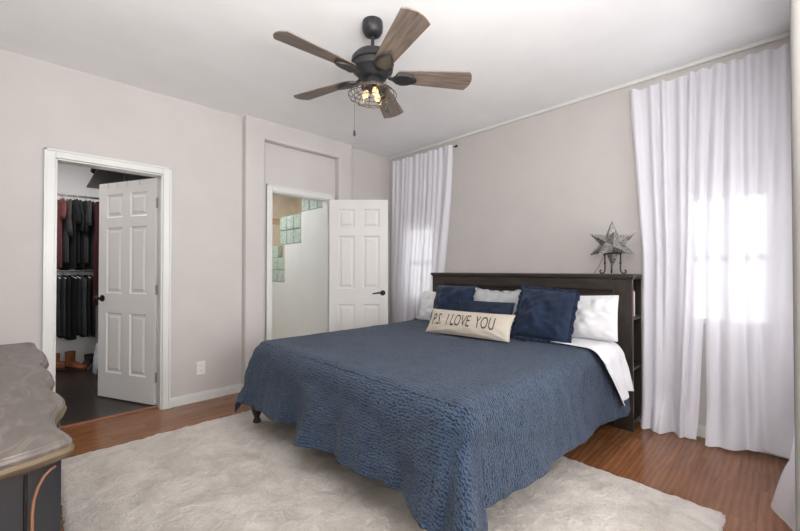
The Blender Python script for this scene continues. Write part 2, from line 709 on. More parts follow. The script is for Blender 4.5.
# short side wall with the third window, the pier in front of it, and the rest of the room
W3 = (2.30, 3.10)
w = MB()
YR = -0.14
w.box(2.10, W3[0], YR - 0.14, YR, 0, CZ)
w.box(W3[1], XW, YR - 0.14, YR, 0, CZ)
w.box(W3[0], W3[1], YR - 0.14, YR, 0, 0.5)
w.box(W3[0], W3[1], YR - 0.14, YR, 2.25, CZ)
struct(w.build('wall_right', M['wall'], smooth=False), 'short side wall with a window, right of the bed', 'wall')
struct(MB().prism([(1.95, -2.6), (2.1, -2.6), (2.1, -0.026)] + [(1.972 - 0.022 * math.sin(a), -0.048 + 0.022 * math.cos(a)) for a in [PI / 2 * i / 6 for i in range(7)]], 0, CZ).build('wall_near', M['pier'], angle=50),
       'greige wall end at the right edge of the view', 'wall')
struct(MB().box(XL - 0.12, XL, YN - 0.1, YW + 0.12, 0, CZ).build('wall_side', M['wall'], smooth=False), 'wall behind the carved dresser', 'wall')
w = MB()
w.box(XL, -0.3, YN - 0.12, YN, 0, CZ)
w.box(1.9, 2.1, YN - 0.12, YN, 0, CZ)
w.box(-0.3, 1.9, YN - 0.12, YN, 0, 0.5)
w.box(-0.3, 1.9, YN - 0.12, YN, 2.4, CZ)  # opening in the unseen rear wall, added to admit light
struct(w.build('wall_front', M['wall'], smooth=False), 'wall behind the camera with a wide opening added to let in light', 'wall')

# closet and bathroom shells
w = MB()
w.box(-1.0, 1.5, 6.3, 6.4, 0, CZ)
w.box(-1.0, -0.9, YW + 0.12, 6.3, 0, CZ)
w.box(1.40, 1.5, YW + 0.12, 6.3, 0, CZ)
struct(w.build('wall_closet', M['closetwall'], smooth=False), 'white walls inside the closet', 'wall')
w = MB()
w.box(1.5, 3.6, 6.3, 6.4, 0, CZ)
w.box(3.47, 3.6, YW + 0.12, 6.3, 0, CZ)
wb = w.build('wall_bathroom', M['tan'], smooth=False)
struct(wb, 'tan tiled shower wall seen over the glass blocks', 'wall')
MB().box(1.5, 3.47, 6.285, 6.3, 2.02, 2.12).build('mosaic_band', M['mosaic'], wb, smooth=False)

# stepped partition with glass blocks in the bathroom
PXP = 2.50
B = 0.2
blocks = []
BY = [3.92, 4.12, 4.32]                 # top row
pw = MB()
pt = 0.09
# white lower wall in three steps
pw.box(PXP, PXP + pt, YW + 0.12, 4.44, 0, 1.975)
pw.box(PXP, PXP + pt, 4.44, 4.90, 0, 1.565)
pw.box(PXP, PXP + pt, 4.90, 6.3, 0, 1.03)
pwo = pw.build('wall_partition', M['trim'], smooth=False)
struct(pwo, 'white stepped shower partition edged with glass blocks', 'wall')
spots = []
for k in range(3):
    spots.append((4.44 - B * (k + 1) + 0.01, 1.977))
for k in range(3):
    for q in range(2):
        spots.append((4.46 + k * 0.2, 1.567 + q * 0.2))
for k in range(3):
    for q in range(3):
        if 4.92 + k * 0.2 >= 5.05 or q < 2:
            spots.append((4.92 + k * 0.2, 1.032 + q * 0.178))
gb_mesh = None
for i, (y, z) in enumerate(spots):
    hgt = 0.173 if z < 1.5 else 0.195
    if i == 0 or True:
        m = MB().box(PXP + 0.004, PXP + pt - 0.004, y + 0.003, y + 0.192, z + 0.003, z + hgt)
        m.build('glass_block', M['block'], pwo, bevel=0.012)


# trim and baseboards
def casing(x0, x1, ztop, name, label):
    c = 0.062
    y0 = YW - 0.018
    o = MB()
    o.box(x0 - c, x0, y0, YW, 0, ztop + c)
    o.box(x1, x1 + c, y0, YW, 0, ztop + c)
    o.box(x0, x1, y0, YW, ztop, ztop + c)
    # raised outer back band
    o.box(x0 - c, x0 - c + 0.016, y0 - 0.008, YW, 0, ztop + c)
    o.box(x1 + c - 0.016, x1 + c, y0 - 0.008, YW, 0, ztop + c)
    o.box(x0 - c, x1 + c, y0 - 0.008, YW, ztop + c - 0.016, ztop + c)
    # jamb lining and stop
    o.box(x0 - 0.001, x0 + 0.012, YW, YW + 0.12, 0, ztop)
    o.box(x1 - 0.012, x1 + 0.001, YW, YW + 0.12, 0, ztop)
    o.box(x0, x1, YW, YW + 0.12, ztop - 0.012, ztop)
    return struct(o.build(name, M['trim'], bevel=0.003), label, 'door trim')


casing(D1[0], D1[1], DH, 'trim_1', 'white casing around the closet doorway')
casing(D2[0], D2[1], DH, 'trim_2', 'white casing around the bathroom doorway')


def baseboard(segs, name, label):
    o = MB()
    for (ax, a0, a1, pos, sgn) in segs:
        for (t, z0, z1) in ((0.013, 0, 0.062), (0.009, 0.062, 0.074), (0.005, 0.074, 0.084)):
            if ax == 'x':
                o.box(a0, a1, min(pos, pos + sgn * t), max(pos, pos + sgn * t), z0, z1)
            else:
                o.box(min(pos, pos + sgn * t), max(pos, pos + sgn * t), a0, a1, z0, z1)
    return struct(o.build(name, M['trim'], bevel=0.002), label, 'baseboard')


baseboard([('x', XL, D1[0] - 0.062, YW, -1), ('x', D1[1] + 0.062, PX0, YW, -1), ('y', YW - PD - 0.013, YW - 0.013, PX0, -1),
           ('x', PX0, RX0, YW - PD, -1), ('x', RX1, PX1, YW - PD, -1), ('x', PX1, XW, YW, -1)], 'baseboard_left', 'white baseboard along the doorway wall')
baseboard([('y', YR, YW - 0.013, XW, -1)], 'baseboard_back', 'white baseboard along the headboard wall')
struct(MB().box(XW - 0.022, XW, YR, YW, CZ - 0.028, CZ).build('trim_3', M['trim'], bevel=0.004), 'slim white strip along the ceiling above the curtains', 'ceiling trim')
struct(MB().box(D1[0] - 0.002, D1[1] + 0.002, YW + 0.07, YW + 0.115, 0, 0.012).build('trim_4', wood('threshold_oak', (120, 72, 44), (156, 102, 66), (2, 14, 14), 0.3), bevel=0.004),
       'oak threshold strip between plank floor and closet slate', 'threshold')


# windows
def window(n, axis, a0, a1, z0, z1, pos, label):
    """pos = wall face inside the room; frame sits in the wall thickness outward."""
    root = bpy.data.objects.new('window_%d' % n, None)
    COL.objects.link(root)
    struct(root, label, 'window')
    p0, p1 = pos + 0.05, pos + 0.09
    if axis == 'y':
        root.location = (pos, (a0 + a1) / 2, z0)
    else:
        p0, p1 = pos - 0.09, pos - 0.05
        root.location = ((a0 + a1) / 2, pos, z0)

    def bx(m, u0, u1, q0, q1, d=0.0):
        if axis == 'y':
            m.box(p0 - d, p1 + d, u0, u1, q0, q1)
        else:
            m.box(u0, u1, p0 - d, p1 + d, q0, q1)
    f = MB()
    t = 0.035
    bx(f, a0, a0 + t, z0, z1)
    bx(f, a1 - t, a1, z0, z1)
    bx(f, a0 + t, a1 - t, z0, z0 + t)
    bx(f, a0 + t, a1 - t, z1 - t, z1)
    f.build('window_frame', M['trim'], root, world=True, bevel=0.003)
    mid = (a0 + a1) / 2
    g = MB()
    bx(g, mid - 0.02, mid + 0.02, z0 + t, z1 - t, -0.006)
    zr = 1.30
    bx(g, a0 + t, a1 - t, zr - 0.025, zr + 0.025, -0.004)
    g.build('glazing_bar', M['trim'], root, world=True)
    p = MB()
    if axis == 'y':
        p.box((p0 + p1) / 2 - 0.002, (p0 + p1) / 2 + 0.002, a0 + t, a1 - t, z0 + t, z1 - t)
    else:
        p.box(a0 + t, a1 - t, (p0 + p1) / 2 - 0.002, (p0 + p1) / 2 + 0.002, z0 + t, z1 - t)
    p.build('pane', M['pane'], root, world=True, smooth=False)
    return root


window(1, 'y', W1[0], W1[1], WZ[0], WZ[1], XW, 'narrow window behind the curtain left of the bed')
window(2, 'y', W2[0], W2[1], WZ[0], WZ[1], XW, 'narrow window glowing through the curtain right of the bed')
window(3, 'x', W3[0], W3[1], 0.5, 2.25, YR, 'tall window in the short side wall')


# ------------------------------------------------------------------ six-panel doors
def panel_door(W, Ht, T=0.035):
    """door in local coords: x 0..W from the hinge, y -T/2..T/2, z 0..Ht; six moulded panels each side"""
    m = MB()
    st = 0.105 * W / 0.72
    mul = 0.10 * W / 0.72
    pw_ = (W - 2 * st - mul) / 2
    cols = [(st, st + pw_), (st + pw_ + mul, W - st)]
    rows = [(0.235 * Ht / 2.03, 0.80 * Ht / 2.03), (0.985 * Ht / 2.03, 1.605 * Ht / 2.03), (1.70 * Ht / 2.03, 1.92 * Ht / 2.03)]
    xs = [0, cols[0][0], cols[0][1], cols[1][0], cols[1][1], W]
    zs = [0, rows[0][0], rows[0][1], rows[1][0], rows[1][1], rows[2][0], rows[2][1], Ht]
    for side in (-1, 1):
        y = side * T / 2
        for i in range(5):
            for j in range(7):
                x0, x1, z0, z1 = xs[i], xs[i + 1], zs[j], zs[j + 1]
                if i in (1, 3) and j in (1, 3, 5):
                    lv = [(0, 0), (0.010, 0.009), (0.026, 0.009), (0.046, 0.002)]
                    rect = []
                    for ins, dep in lv:
                        yy = y - side * dep
                        rect.append([(x0 + ins, yy, z0 + ins), (x1 - ins, yy, z0 + ins), (x1 - ins, yy, z1 - ins), (x0 + ins, yy, z1 - ins)])
                    for a in range(3):
                        for q in range(4):
                            b = (q + 1) % 4
                            m.add([rect[a][q], rect[a][b], rect[a + 1][b], rect[a + 1][q]], [(0, 1, 2, 3)])
                    m.add(rect[3], [(0, 1, 2, 3)])
                else:
                    m.add([(x0, y, z0), (x1, y, z0), (x1, y, z1), (x0, y, z1)], [(0, 1, 2, 3)])
    h = T / 2
    m.add([(0, -h, 0), (0, h, 0), (0, h, Ht), (0, -h, Ht)], [(0, 1, 2, 3)])
    m.add([(W, -h, 0), (W, h, 0), (W, h, Ht), (W, -h, Ht)], [(0, 1, 2, 3)])
    m.add([(0, -h, 0), (W, -h, 0), (W, h, 0), (0, h, 0)], [(0, 1, 2, 3)])
    m.add([(0, -h, Ht), (W, -h, Ht), (W, h, Ht), (0, h, Ht)], [(0, 1, 2, 3)])
    return m


def weld(o):
    bm = bmesh.new()
    bm.from_mesh(o.data)
    bmesh.ops.remove_doubles(bm, verts=bm.verts, dist=0.0003)
    bmesh.ops.recalc_face_normals(bm, faces=bm.faces)
    bm.to_mesh(o.data)
    bm.free()


def door(n, hinge, ang, W, Ht, label, lever):
    root = bpy.data.objects.new('door_%d' % n, None)
    COL.objects.link(root)
    root.location = (hinge[0], hinge[1], 0.012)
    root.rotation_euler = (0, 0, ang)
    struct(root, label, 'door')
    leaf = panel_door(W, Ht).build('door_leaf', M['door'], root, smooth=False)
    weld(leaf)
    zk = 0.93
    for side in (-1, 1):
        y = side * 0.0175
        k = MB()
        xk = W - 0.06
        k.tube([(xk, y, zk), (xk, y + side * 0.008, zk)], 0.031, 20)
        k.tube([(xk, y, zk), (xk, y + side * 0.045, zk)], 0.011, 12)
        if lever:
            k.tube([(xk, y + side * 0.045, zk), (xk - 0.04, y + side * 0.05, zk + 0.004), (xk - 0.115, y + side * 0.05, zk - 0.006)], [0.010, 0.009, 0.006], 10)
            k.build('door_lever', M['black'], leaf)
        else:
            k.ball((xk, y + side * 0.055, zk), 0.028, 16, 10, (1, 0.8, 1))
            k.build('door_knob', M['black'], leaf)
    for z in (0.24, 1.02, 1.80):
        h = MB()
        h.cyl((-0.004, HS[n] * 0.021, z - 0.05), (-0.004, HS[n] * 0.021, z + 0.05), 0.006, 10)
        h.box(-0.0035, 0.0005, -0.016, 0.016, z - 0.045, z + 0.045)
        h.build('hinge', M['hinge'], root)
    return root


HS = {1: -1, 2: 1}
d1v = (0.437 - 0.768, 4.585 - 3.900)
door(1, (0.770, 3.905), math.atan2(d1v[1], d1v[0]), 0.755, 2.02, 'white six-panel closet door with round black knob, open inward', False)
door(2, (2.462, 3.712), math.atan2(-0.6976, 0.7165), 0.685, 2.02, 'white six-panel bathroom door with black lever, swung open into the bedroom', True)

# ------------------------------------------------------------------ rug
RX = (0.10, 2.437)
RY = (0.205, 3.19)


def rug_fn(u, v):
    x = RX[0] + (RX[1] - RX[0]) * u
    y = RY[0] + (RY[1] - RY[0]) * v
    e = min(u * (RX[1] - RX[0]), (1 - u) * (RX[1] - RX[0]), v * (RY[1] - RY[0]), (1 - v) * (RY[1] - RY[0]))
    z = 0.021 + 0.006 * nz(x * 3.1, y * 3.1) + 0.006 * nz(x * 13, y * 13, 3) + 0.005 * nz(x * 34, y * 34, 9)
    f = min(1, e / 0.03)
    z = 0.003 + (z - 0.003) * math.sqrt(max(0, 1 - (1 - f) ** 2))
    if e < 0.02:
        x += 0.010 * nz(x * 30, y * 30, 5)
        y += 0.010 * nz(x * 30, y * 30, 8)
    return (x, y, z)


rug = MB().grid(rug_fn, 190, 240).build('rug', M['rug'], angle=180)
tag(rug, 'cream shag rug lying under the foot of the bed', 'rug')

# ------------------------------------------------------------------ bed
BX0, BX1 = 1.22, 3.19        # foot edge, headboard face
BY0, BY1 = 0.87, 2.85
BT = 0.655                   # top of the quilt
HB0, HB1 = 0.79, 2.76      # headboard ends
bed = thing('bed', 'dark espresso wooden king bed with panelled bookcase headboard', 'bed', ((BX0 + BX1) / 2, (BY0 + BY1) / 2, 0))
XF = 3.205                   # headboard front face
XB = 3.455
HT = 1.18


def hpart(m, name, mat=None, **k):
    return m.build(name, mat or M['espresso'], bed, world=True, bevel=k.pop('bevel', 0.004), **k)


m = MB()
m.box(XF + 0.020, XF + 0.034, HB0 + 0.12, HB1 - 0.12, 0.10, HT - 0.12)
hp = hpart(m, 'headboard_panel')
m = MB()                                                   # stiles and rails framing the panel
for y0, y1 in ((HB0, HB0 + 0.135), (HB1 - 0.135, HB1)):
    hpart(MB().box(XF - 0.006, XF + 0.028, y0, y1, 0.0, HT - 0.040), 'headboard_stile', M['espresso_up'])
m = MB()
m.box(XF - 0.006, XF + 0.028, HB0 + 0.135, HB1 - 0.135, HT - 0.125, HT - 0.028)
m.box(XF - 0.006, XF + 0.028, HB0 + 0.135, HB1 - 0.135, 0.10, 0.30)
hpart(m, 'headboard_rail')
m = MB()                                                   # inner moulding
for a, b, c, d in ((HB0 + 0.135, HB1 - 0.135, HT - 0.147, HT - 0.125), (HB0 + 0.135, HB0 + 0.157, 0.3, HT - 0.125), (HB1 - 0.157, HB1 - 0.135, 0.3, HT - 0.125)):
    m.box(XF + 0.008, XF + 0.026, a, b, c, d)
hpart(m, 'panel_moulding', bevel=0.006)
m = MB()
m.box(XF - 0.022, XB, HB0 - 0.014, HB1 + 0.014, HT - 0.028, HT)
m.box(XF - 0.012, XB, HB0 - 0.006, HB1 + 0.006, HT - 0.040, HT - 0.028)
hpart(m, 'headboard_top')
m = MB()
m.box(XB - 0.014, XB, HB0, HB1, 0.03, HT - 0.04)
hpart(m, 'back_panel', M['espresso_up'])
for y0, y1 in ((HB0 + 0.27, HB0 + 0.29), (HB1 - 0.29, HB1 - 0.27)):
    hpart(MB().box(XF + 0.028, XB - 0.014, y0, y1, 0.03, HT - 0.04), 'divider', M['espresso_up'])
for y0, y1 in ((HB0, HB0 + 0.27), (HB1 - 0.27, HB1)):
    for z in (0.05, 0.45, 0.83):
        hpart(MB().box(XF + 0.028, XB - 0.014, y0, y1, z, z + 0.022), 'shelf')
for y0, y1 in ((BY0 + 0.02, BY0 + 0.05), (BY1 - 0.05, BY1 - 0.02)):
    hpart(MB().box(BX0 + 0.06, XF - 0.006, y0, y1, 0.24, 0.355), 'side_rail')
hpart(MB().box(BX0 + 0.02, BX0 + 0.06, BY0 + 0.02, BY1 - 0.02, 0.25, 0.355), 'foot_rail')
for x, y in ((1.245, 2.885), (BX0 + 0.06, BY0 + 0.06)):
    prof = [(0.022, 0), (0.030, 0.006), (0.030, 0.02), (0.020, 0.034), (0.022, 0.05), (0.033, 0.075), (0.043, 0.11), (0.045, 0.145), (0.034, 0.160), (0.040, 0.166), (0.042, 0.235)]
    hpart(MB().lathe(prof, (x, y, 0.018), 20), 'leg', bevel=0)
m = MB().box(BX0 + 0.05, XF - 0.01, BY0 + 0.04, BY1 - 0.04, 0.36, BT - 0.03)
mt = m.build('mattress', M['mattress'], bevel=0.05)
tag(mt, 'thick white mattress under the blue quilt', 'mattress')


def drape(x, b, off, xfoot, yc, half, top, R=0.10, flare=0.18, fold=1.0, hem=0.0):
    """cloth point: x = flat coordinate (decreasing past the foot edge), b = flat offset from the bed's long axis."""
    fx = max(0.0, xfoot + R - x)
    sgn = 1 if b >= 0 else -1
    fy = max(0.0, abs(b) - (half - R))
    d = math.hypot(fx, fy)
    if sgn > 0 and fx > 0 and fy > 0:
        d = (fx ** 3.2 + fy ** 3.2) ** (1 / 3.2)
    px_ = max(x, xfoot + R)
    py_ = yc + sgn * min(abs(b), half - R)
    z = top + off
    if d < 1e-6:
        return px_, py_, z
    dx, dy = -fx / d, sgn * fy / d
    arc = R * PI / 2
    Ro = R + off
    if d < arc:
        t = d / R
        h = Ro * math.sin(t)
        v = Ro * (1 - math.cos(t))
        k = 0
    else:
        k = d - arc
        h = Ro + k * flare * 0.98
        v = Ro + k * math.sqrt(1 - (flare * 0.98) ** 2)
    if fold and k > 0:
        phi = math.atan2(fy, fx)
        corner = math.sin(2 * phi) if fx > 0 and fy > 0 else 0.0
        s = (abs(b) if fx > 0 else x) if not corner else 0
        if fx > 0 and fy == 0:
            wv = math.sin(b * 13.5 + 0.9) * 0.5 + math.sin(b * 7.1 + 2.0) * 0.4 + 0.42 * max(0, math.sin(b * 19 + 0.5)) ** 2
        elif fy > 0 and fx == 0:
            wv = math.sin(x * 9.5 + sgn) * 0.22 + math.sin(x * 5.3 + 1.7 * sgn) * 0.2
        else:
            wa = math.sin((half - R) * sgn * 13.5 + 0.9) * 0.6 + math.sin((half - R) * sgn * 7.1 + 2.0) * 0.5
            wb_ = math.sin((xfoot + R) * 9.5 + sgn) * 0.22 + math.sin((xfoot + R) * 5.3 + 1.7 * sgn) * 0.2
            q = phi / (PI / 2)
            wv = wa * (1 - q) + wb_ * q + (0.1 * corner if sgn > 0 else -1.2 * corner * math.cos(4 * phi) + 0.5 * corner + 0.55 * corner * math.sin(11 * phi))
        h += fold * 0.080 * wv * min(1, k / 0.4)
    return px_ + dx * h, py_ + dy * h, z - v


QY = (BY0 + BY1) / 2
QH = (BY1 - BY0) / 2 + 0.01
QX1 = 3.12
QXF = BX0 - 0.035
QDX, QDY = 0.385, 0.375


def quilt_fn(u, v):
    x = QX1 - (QX1 - QXF + QDX) * u
    od = 0.335 + 0.085 * (1 - u) ** 1.3 + 0.05 * max(0, u - 0.8) / 0.2
    b = -(QH + od) + (2 * QH + od + 0.385) * v
    # a slightly uneven hem
    p = list(drape(x, b, 0.0, QXF, QY, QH, BT))
    if x > QXF + 0.05 and abs(b) < QH - 0.03:
        p[2] += 0.010 * nz(x * 2.6, b * 2.6, 2) + 0.004 * nz(x * 9, b * 9, 4) + 0.006
        c = max(0, (x - 2.5)) * 0.02
        p[2] += c
    else:
        g_ = min(1, max(0, (BT - p[2]) / 0.12))
        q_ = 0.016 * nz(x * 5, b * 5, 7) + 0.009 * nz(x * 12, b * 12, 11)
        if x < QXF + 0.1:
            p[0] -= g_ * q_
        if abs(b) > QH - 0.1:
            p[1] += (-1 if b < 0 else 1) * g_ * q_
    p[2] = max(p[2], 0.032 + 0.01 * v)
    return p


def quilt_uv(u, v):
    return ((QX1 - QXF + QDX) * u, (2 * QH + QDY + 0.365) * v)


qo = MB().grid(quilt_fn, 300, 320, quilt_uv).build('quilt', M['quilt'], angle=180)
sd = qo.modifiers.new('solid', 'SOLIDIFY')
sd.thickness = 0.008
sd.offset = 1.0
tag(qo, 'crinkled denim-blue quilt draped over the bed', 'quilt')


def sheet_fn(u, v):
    hang = 0.34 - 0.05 * u + 0.012 * math.sin(u * 7)
    full = QH + hang
    b = -full + 2 * full * v
    xs0 = 2.64 + 0.34 * min(1, max(0, (b + QH) / (2 * QH)))
    x = xs0 + (3.07 - xs0) * u
    dn = max(0, abs(b) - QH)
    x2 = x + dn * (0.62 * (1 - u) + 0.12 * u)
    off = 0.018
    p = list(drape(x2, b, off, QXF, QY, QH, BT + 0.018, flare=0.16, fold=0.0))
    k = min(1, dn / 0.12)
    s_ = -1 if b < 0 else 1
    p[1] += s_ * (0.030 + 0.016 * math.sin(u * 13 + dn * 4) * k)
    return p


so = MB().grid(sheet_fn, 40, 300).build('bed_sheet', M['sheet'], angle=180)
sd = so.modifiers.new('solid', 'SOLIDIFY')
sd.thickness = 0.004
sd.offset = 1.0
tag(so, 'white sheet folded back over the quilt at the head of the bed', 'sheet')


# ------------------------------------------------------------------ pillows
def frame_matrix(corner_l, corner_r, up):
    """local x along bottom edge, local z up the pillow, local y out of its back."""
    a, b = Vector(corner_l), Vector(corner_r)
    ex = (b - a).normalized()
    ez = Vector(up)
    ez = (ez - ex * ez.dot(ex)).normalized()
    ey = ez.cross(ex)
    Mx = Matrix((ex, ey, ez)).transposed().to_4x4()
    Mx.translation = a
    return Mx, (b - a).length


def pillow_pt(W, Hh, T, s, t, side, seed=0, pinch=0.06, sag=0.0, wr=0.006):
    """s,t in -1..1"""
    prof = (max(0, 1 - abs(s) ** 2.6) ** 0.55) * (max(0, 1 - abs(t) ** 2.6) ** 0.55)
    ix = 1 - pinch * (1 - t * t) ** 1 * abs(s) ** 2.0 * 0.9 if pinch else 1
    x = W / 2 * s * (1 - pinch * (1 - t * t) * 0.8)
    z = Hh / 2 * t * (1 - pinch * (1 - s * s) * 0.8)
    y = side * T / 2 * prof
    rr = prof * wr
    y += rr * (2.2 * nz(s * 2.1 + seed, t * 2.1, seed) + 1.2 * nz(s * 5 + seed, t * 4, seed + 4)) * side
    # creases radiating from the corners
    for (cs, ct) in ((1, 1), (-1, 1), (1, -1), (-1, -1)):
        dx, dz = cs - s, ct - t
        rr_ = math.hypot(dx, dz)
        if rr_ < 0.9:
            ang = math.atan2(dz, dx)
            y += side * 0.004 * math.sin(ang * 9 + seed) * math.sin(PI * rr_ / 0.9) * prof ** 0.4
    x += sag * 0
    return Vector((W / 2 + x, y, Hh / 2 + z))


def pillow(name, label, W, Hh, T, loc, ex, up, mat, seed=1, cat='pillow', pinch=0.06, ruffle=0.0, group=None, n=44, wr=0.006, bow=0.0):
    ex = Vector(ex).normalized()
    ez = Vector(up)
    ez = (ez - ex * ez.dot(ex)).normalized()
    ey = ez.cross(ex)
    Mx = Matrix((ex, ey, ez)).transposed().to_4x4()
    root = thing(name, label, cat, loc, 0, group)
    root.rotation_euler = Mx.to_euler()
    m = MB()

    def pt(s, t, side):
        p = pillow_pt(W, Hh, T, s, t, side, seed, pinch, 0, wr)
        p.z -= bow * (1 - s * s) * (0.5 + 0.5 * t)
        return p
    for side in (-1, 1):
        m.grid(lambda u, v, side=side: pt(2 * u - 1, 2 * v - 1, side), n, n)
    o = m.build('cushion', mat, root, angle=180)
    weld(o)
    # piped seam
    loop = [pt(-1 + 2 * i / 30, -1, 1) for i in range(30)] + [pt(1, -1 + 2 * i / 30, 1) for i in range(30)] + [pt(1 - 2 * i / 30, 1, 1) for i in range(30)] + [pt(-1, 1 - 2 * i / 30, 1) for i in range(30)]
    if ruffle:
        def rf(u, v):
            k = u * len(loop)
            i = int(k) % len(loop)
            p = loop[i].lerp(loop[(i + 1) % len(loop)], k - int(k))
            c = Vector((W / 2, 0, Hh / 2))
            d = (p - c)
            d.y = 0
            sx = abs(d.x) / (W / 2)
            sz = abs(d.z) / (Hh / 2)
            nrm = Vector(((1 if d.x > 0 else -1) * sx ** 6, 0, (1 if d.z > 0 else -1) * sz ** 6)).normalized()
            wv = 0.007 * math.sin(u * 2 * PI * 37 + 2 * math.sin(u * 40)) + 0.007 * math.sin(u * 2 * PI * 13 + 1)
            return p + nrm * (ruffle * v + 0.004 * math.sin(u * 2 * PI * 19 + 1) * v) + Vector((0, wv * v, 0)) - nrm * 0.004
        rm = MB().grid(rf, 480, 4)
        ro = rm.build('ruffle', mat, root, angle=180)
        sd_ = ro.modifiers.new('solid', 'SOLIDIFY')
        sd_.thickness = 0.003
    else:
        MB().tube([tuple(p) for p in loop] + [tuple(loop[0])], 0.0035, 6).build('seam', mat, root, angle=180)
    return root, pt


ZB = BT + 0.022
# white sleeping pillows against the headboard
pillow('pillow', 'white pillow right of the navy ruffled cushion, against the headboard', 0.52, 0.335, 0.21, (2.95, 1.345, ZB), (0.03, -1, 0.05), (0.30, 0.02, 1), M['sheet'], 3, wr=0.016, pinch=0.03)
pillow('pillow', 'white pillow half hidden behind the left navy cushion', 0.52, 0.315, 0.17, (2.96, 2.76, ZB), (0.03, -1, 0), (0.30, 0, 1), M['sheet'], 5, wr=0.010)
pillow('cushion', 'navy velvet cushion behind the left end of the lettered lumbar cushion', 0.46, 0.405, 0.19, (2.80, 2.455, ZB), (0.04, -1, 0), (0.36, 0, 1), M['navy'], 8, 'cushion', 0.05, wr=0.016)
pillow('cushion', 'pale grey linen cushion with ruffled edge, behind the narrow navy cushion', 0.45, 0.36, 0.16, (2.82, 1.985, ZB + 0.012), (0.03, -1, 0), (0.34, 0, 1), M['grey'], 11, 'cushion', 0.05, ruffle=0.024, wr=0.014, bow=0.02)
pillow('cushion', 'navy velvet cushion with ruffled edge, in front of the white pillow', 0.40, 0.40, 0.20, (2.665, 1.475, ZB + 0.030), (0.14, -1, -0.07), (0.46, -0.08, 0.87), M['navy'], 14, 'cushion', 0.035, ruffle=0.030, wr=0.018)
pillow('cushion', 'narrow ribbed navy cushion tucked behind the lettered cushion', 0.50, 0.285, 0.12, (2.61, 2.00, ZB + 0.004), (0.09, -1, 0), (0.42, 0, 1), M['navyknit'], 17, 'cushion', 0.04, wr=0.012)
# lettered lumbar cushion
lr, lpt = pillow('cushion', 'long cream lumbar cushion printed P.S. I LOVE YOU', 0.755, 0.215, 0.13, (2.42, 2.165, ZB + 0.004), (0.11, -1, 0), (0.52, 0.04, 0.85), M['cream'], 21, 'cushion', 0.05, n=60, wr=0.004)
cu = bpy.data.curves.new('lettering', 'FONT')
cu.body = 'P.S.  I LOVE  YOU'
cu.size = 1.0
cu.resolution_u = 3
to = bpy.data.objects.new('lettering', cu)
COL.objects.link(to)
dg = bpy.context.evaluated_depsgraph_get()
tm = bpy.data.meshes.new_from_object(to.evaluated_get(dg))
bpy.data.objects.remove(to)
bm = bmesh.new()
bm.from_mesh(tm)
bmesh.ops.triangulate(bm, faces=bm.faces)
xs_ = [v.co.x for v in bm.verts]
ys_ = [v.co.y for v in bm.verts]
x0_, x1_, y0_, y1_ = min(xs_), max(xs_), min(ys_), max(ys_)
for _ in range(2):
    bmesh.ops.subdivide_edges(bm, edges=[e for e in bm.edges if e.calc_length() > 0.12], cuts=1, use_grid_fill=False)
    bmesh.ops.triangulate(bm, faces=bm.faces)
for v in bm.verts:
    s_ = -0.86 + 1.56 * (v.co.x - x0_) / (x1_ - x0_)
    t_ = -0.50 + 0.98 * (v.co.y - y0_) / (y1_ - y0_)
    p_ = lpt(s_, t_, -1)
    v.co = p_ + Vector((0, -0.0025, 0))
seen = set()
isl = []
for v in bm.verts:
    if v in seen:
        continue
    st_, grp = [v], []
    seen.add(v)
    while st_:
        q = st_.pop()
        grp.append(q)
        for e in q.link_edges:
            o2 = e.other_vert(q)
            if o2 not in seen:
                seen.add(o2)
                st_.append(o2)
    isl.append(grp)
isl.sort(key=lambda g: min(v.co.x for v in g))
gaps = sorted(range(1, len(isl)), key=lambda i: min(v.co.x for v in isl[i]) - max(v.co.x for g in isl[:i] for v in g))[-2:]
cuts = [0] + sorted(gaps) + [len(isl)]
for w_i in range(3):
    vs_ = [v for g in isl[cuts[w_i]:cuts[w_i + 1]] for v in g]
    ix_ = {v: k for k, v in enumerate(vs_)}
    mm = MB()
    mm.add([v.co for v in vs_], [tuple(ix_[v] for v in f.verts) for f in bm.faces if f.verts[0] in ix_])
    mm.build('lettering', M['ink'], lr, smooth=False)['label'] = 'dark printed capital letters'
bm.free()


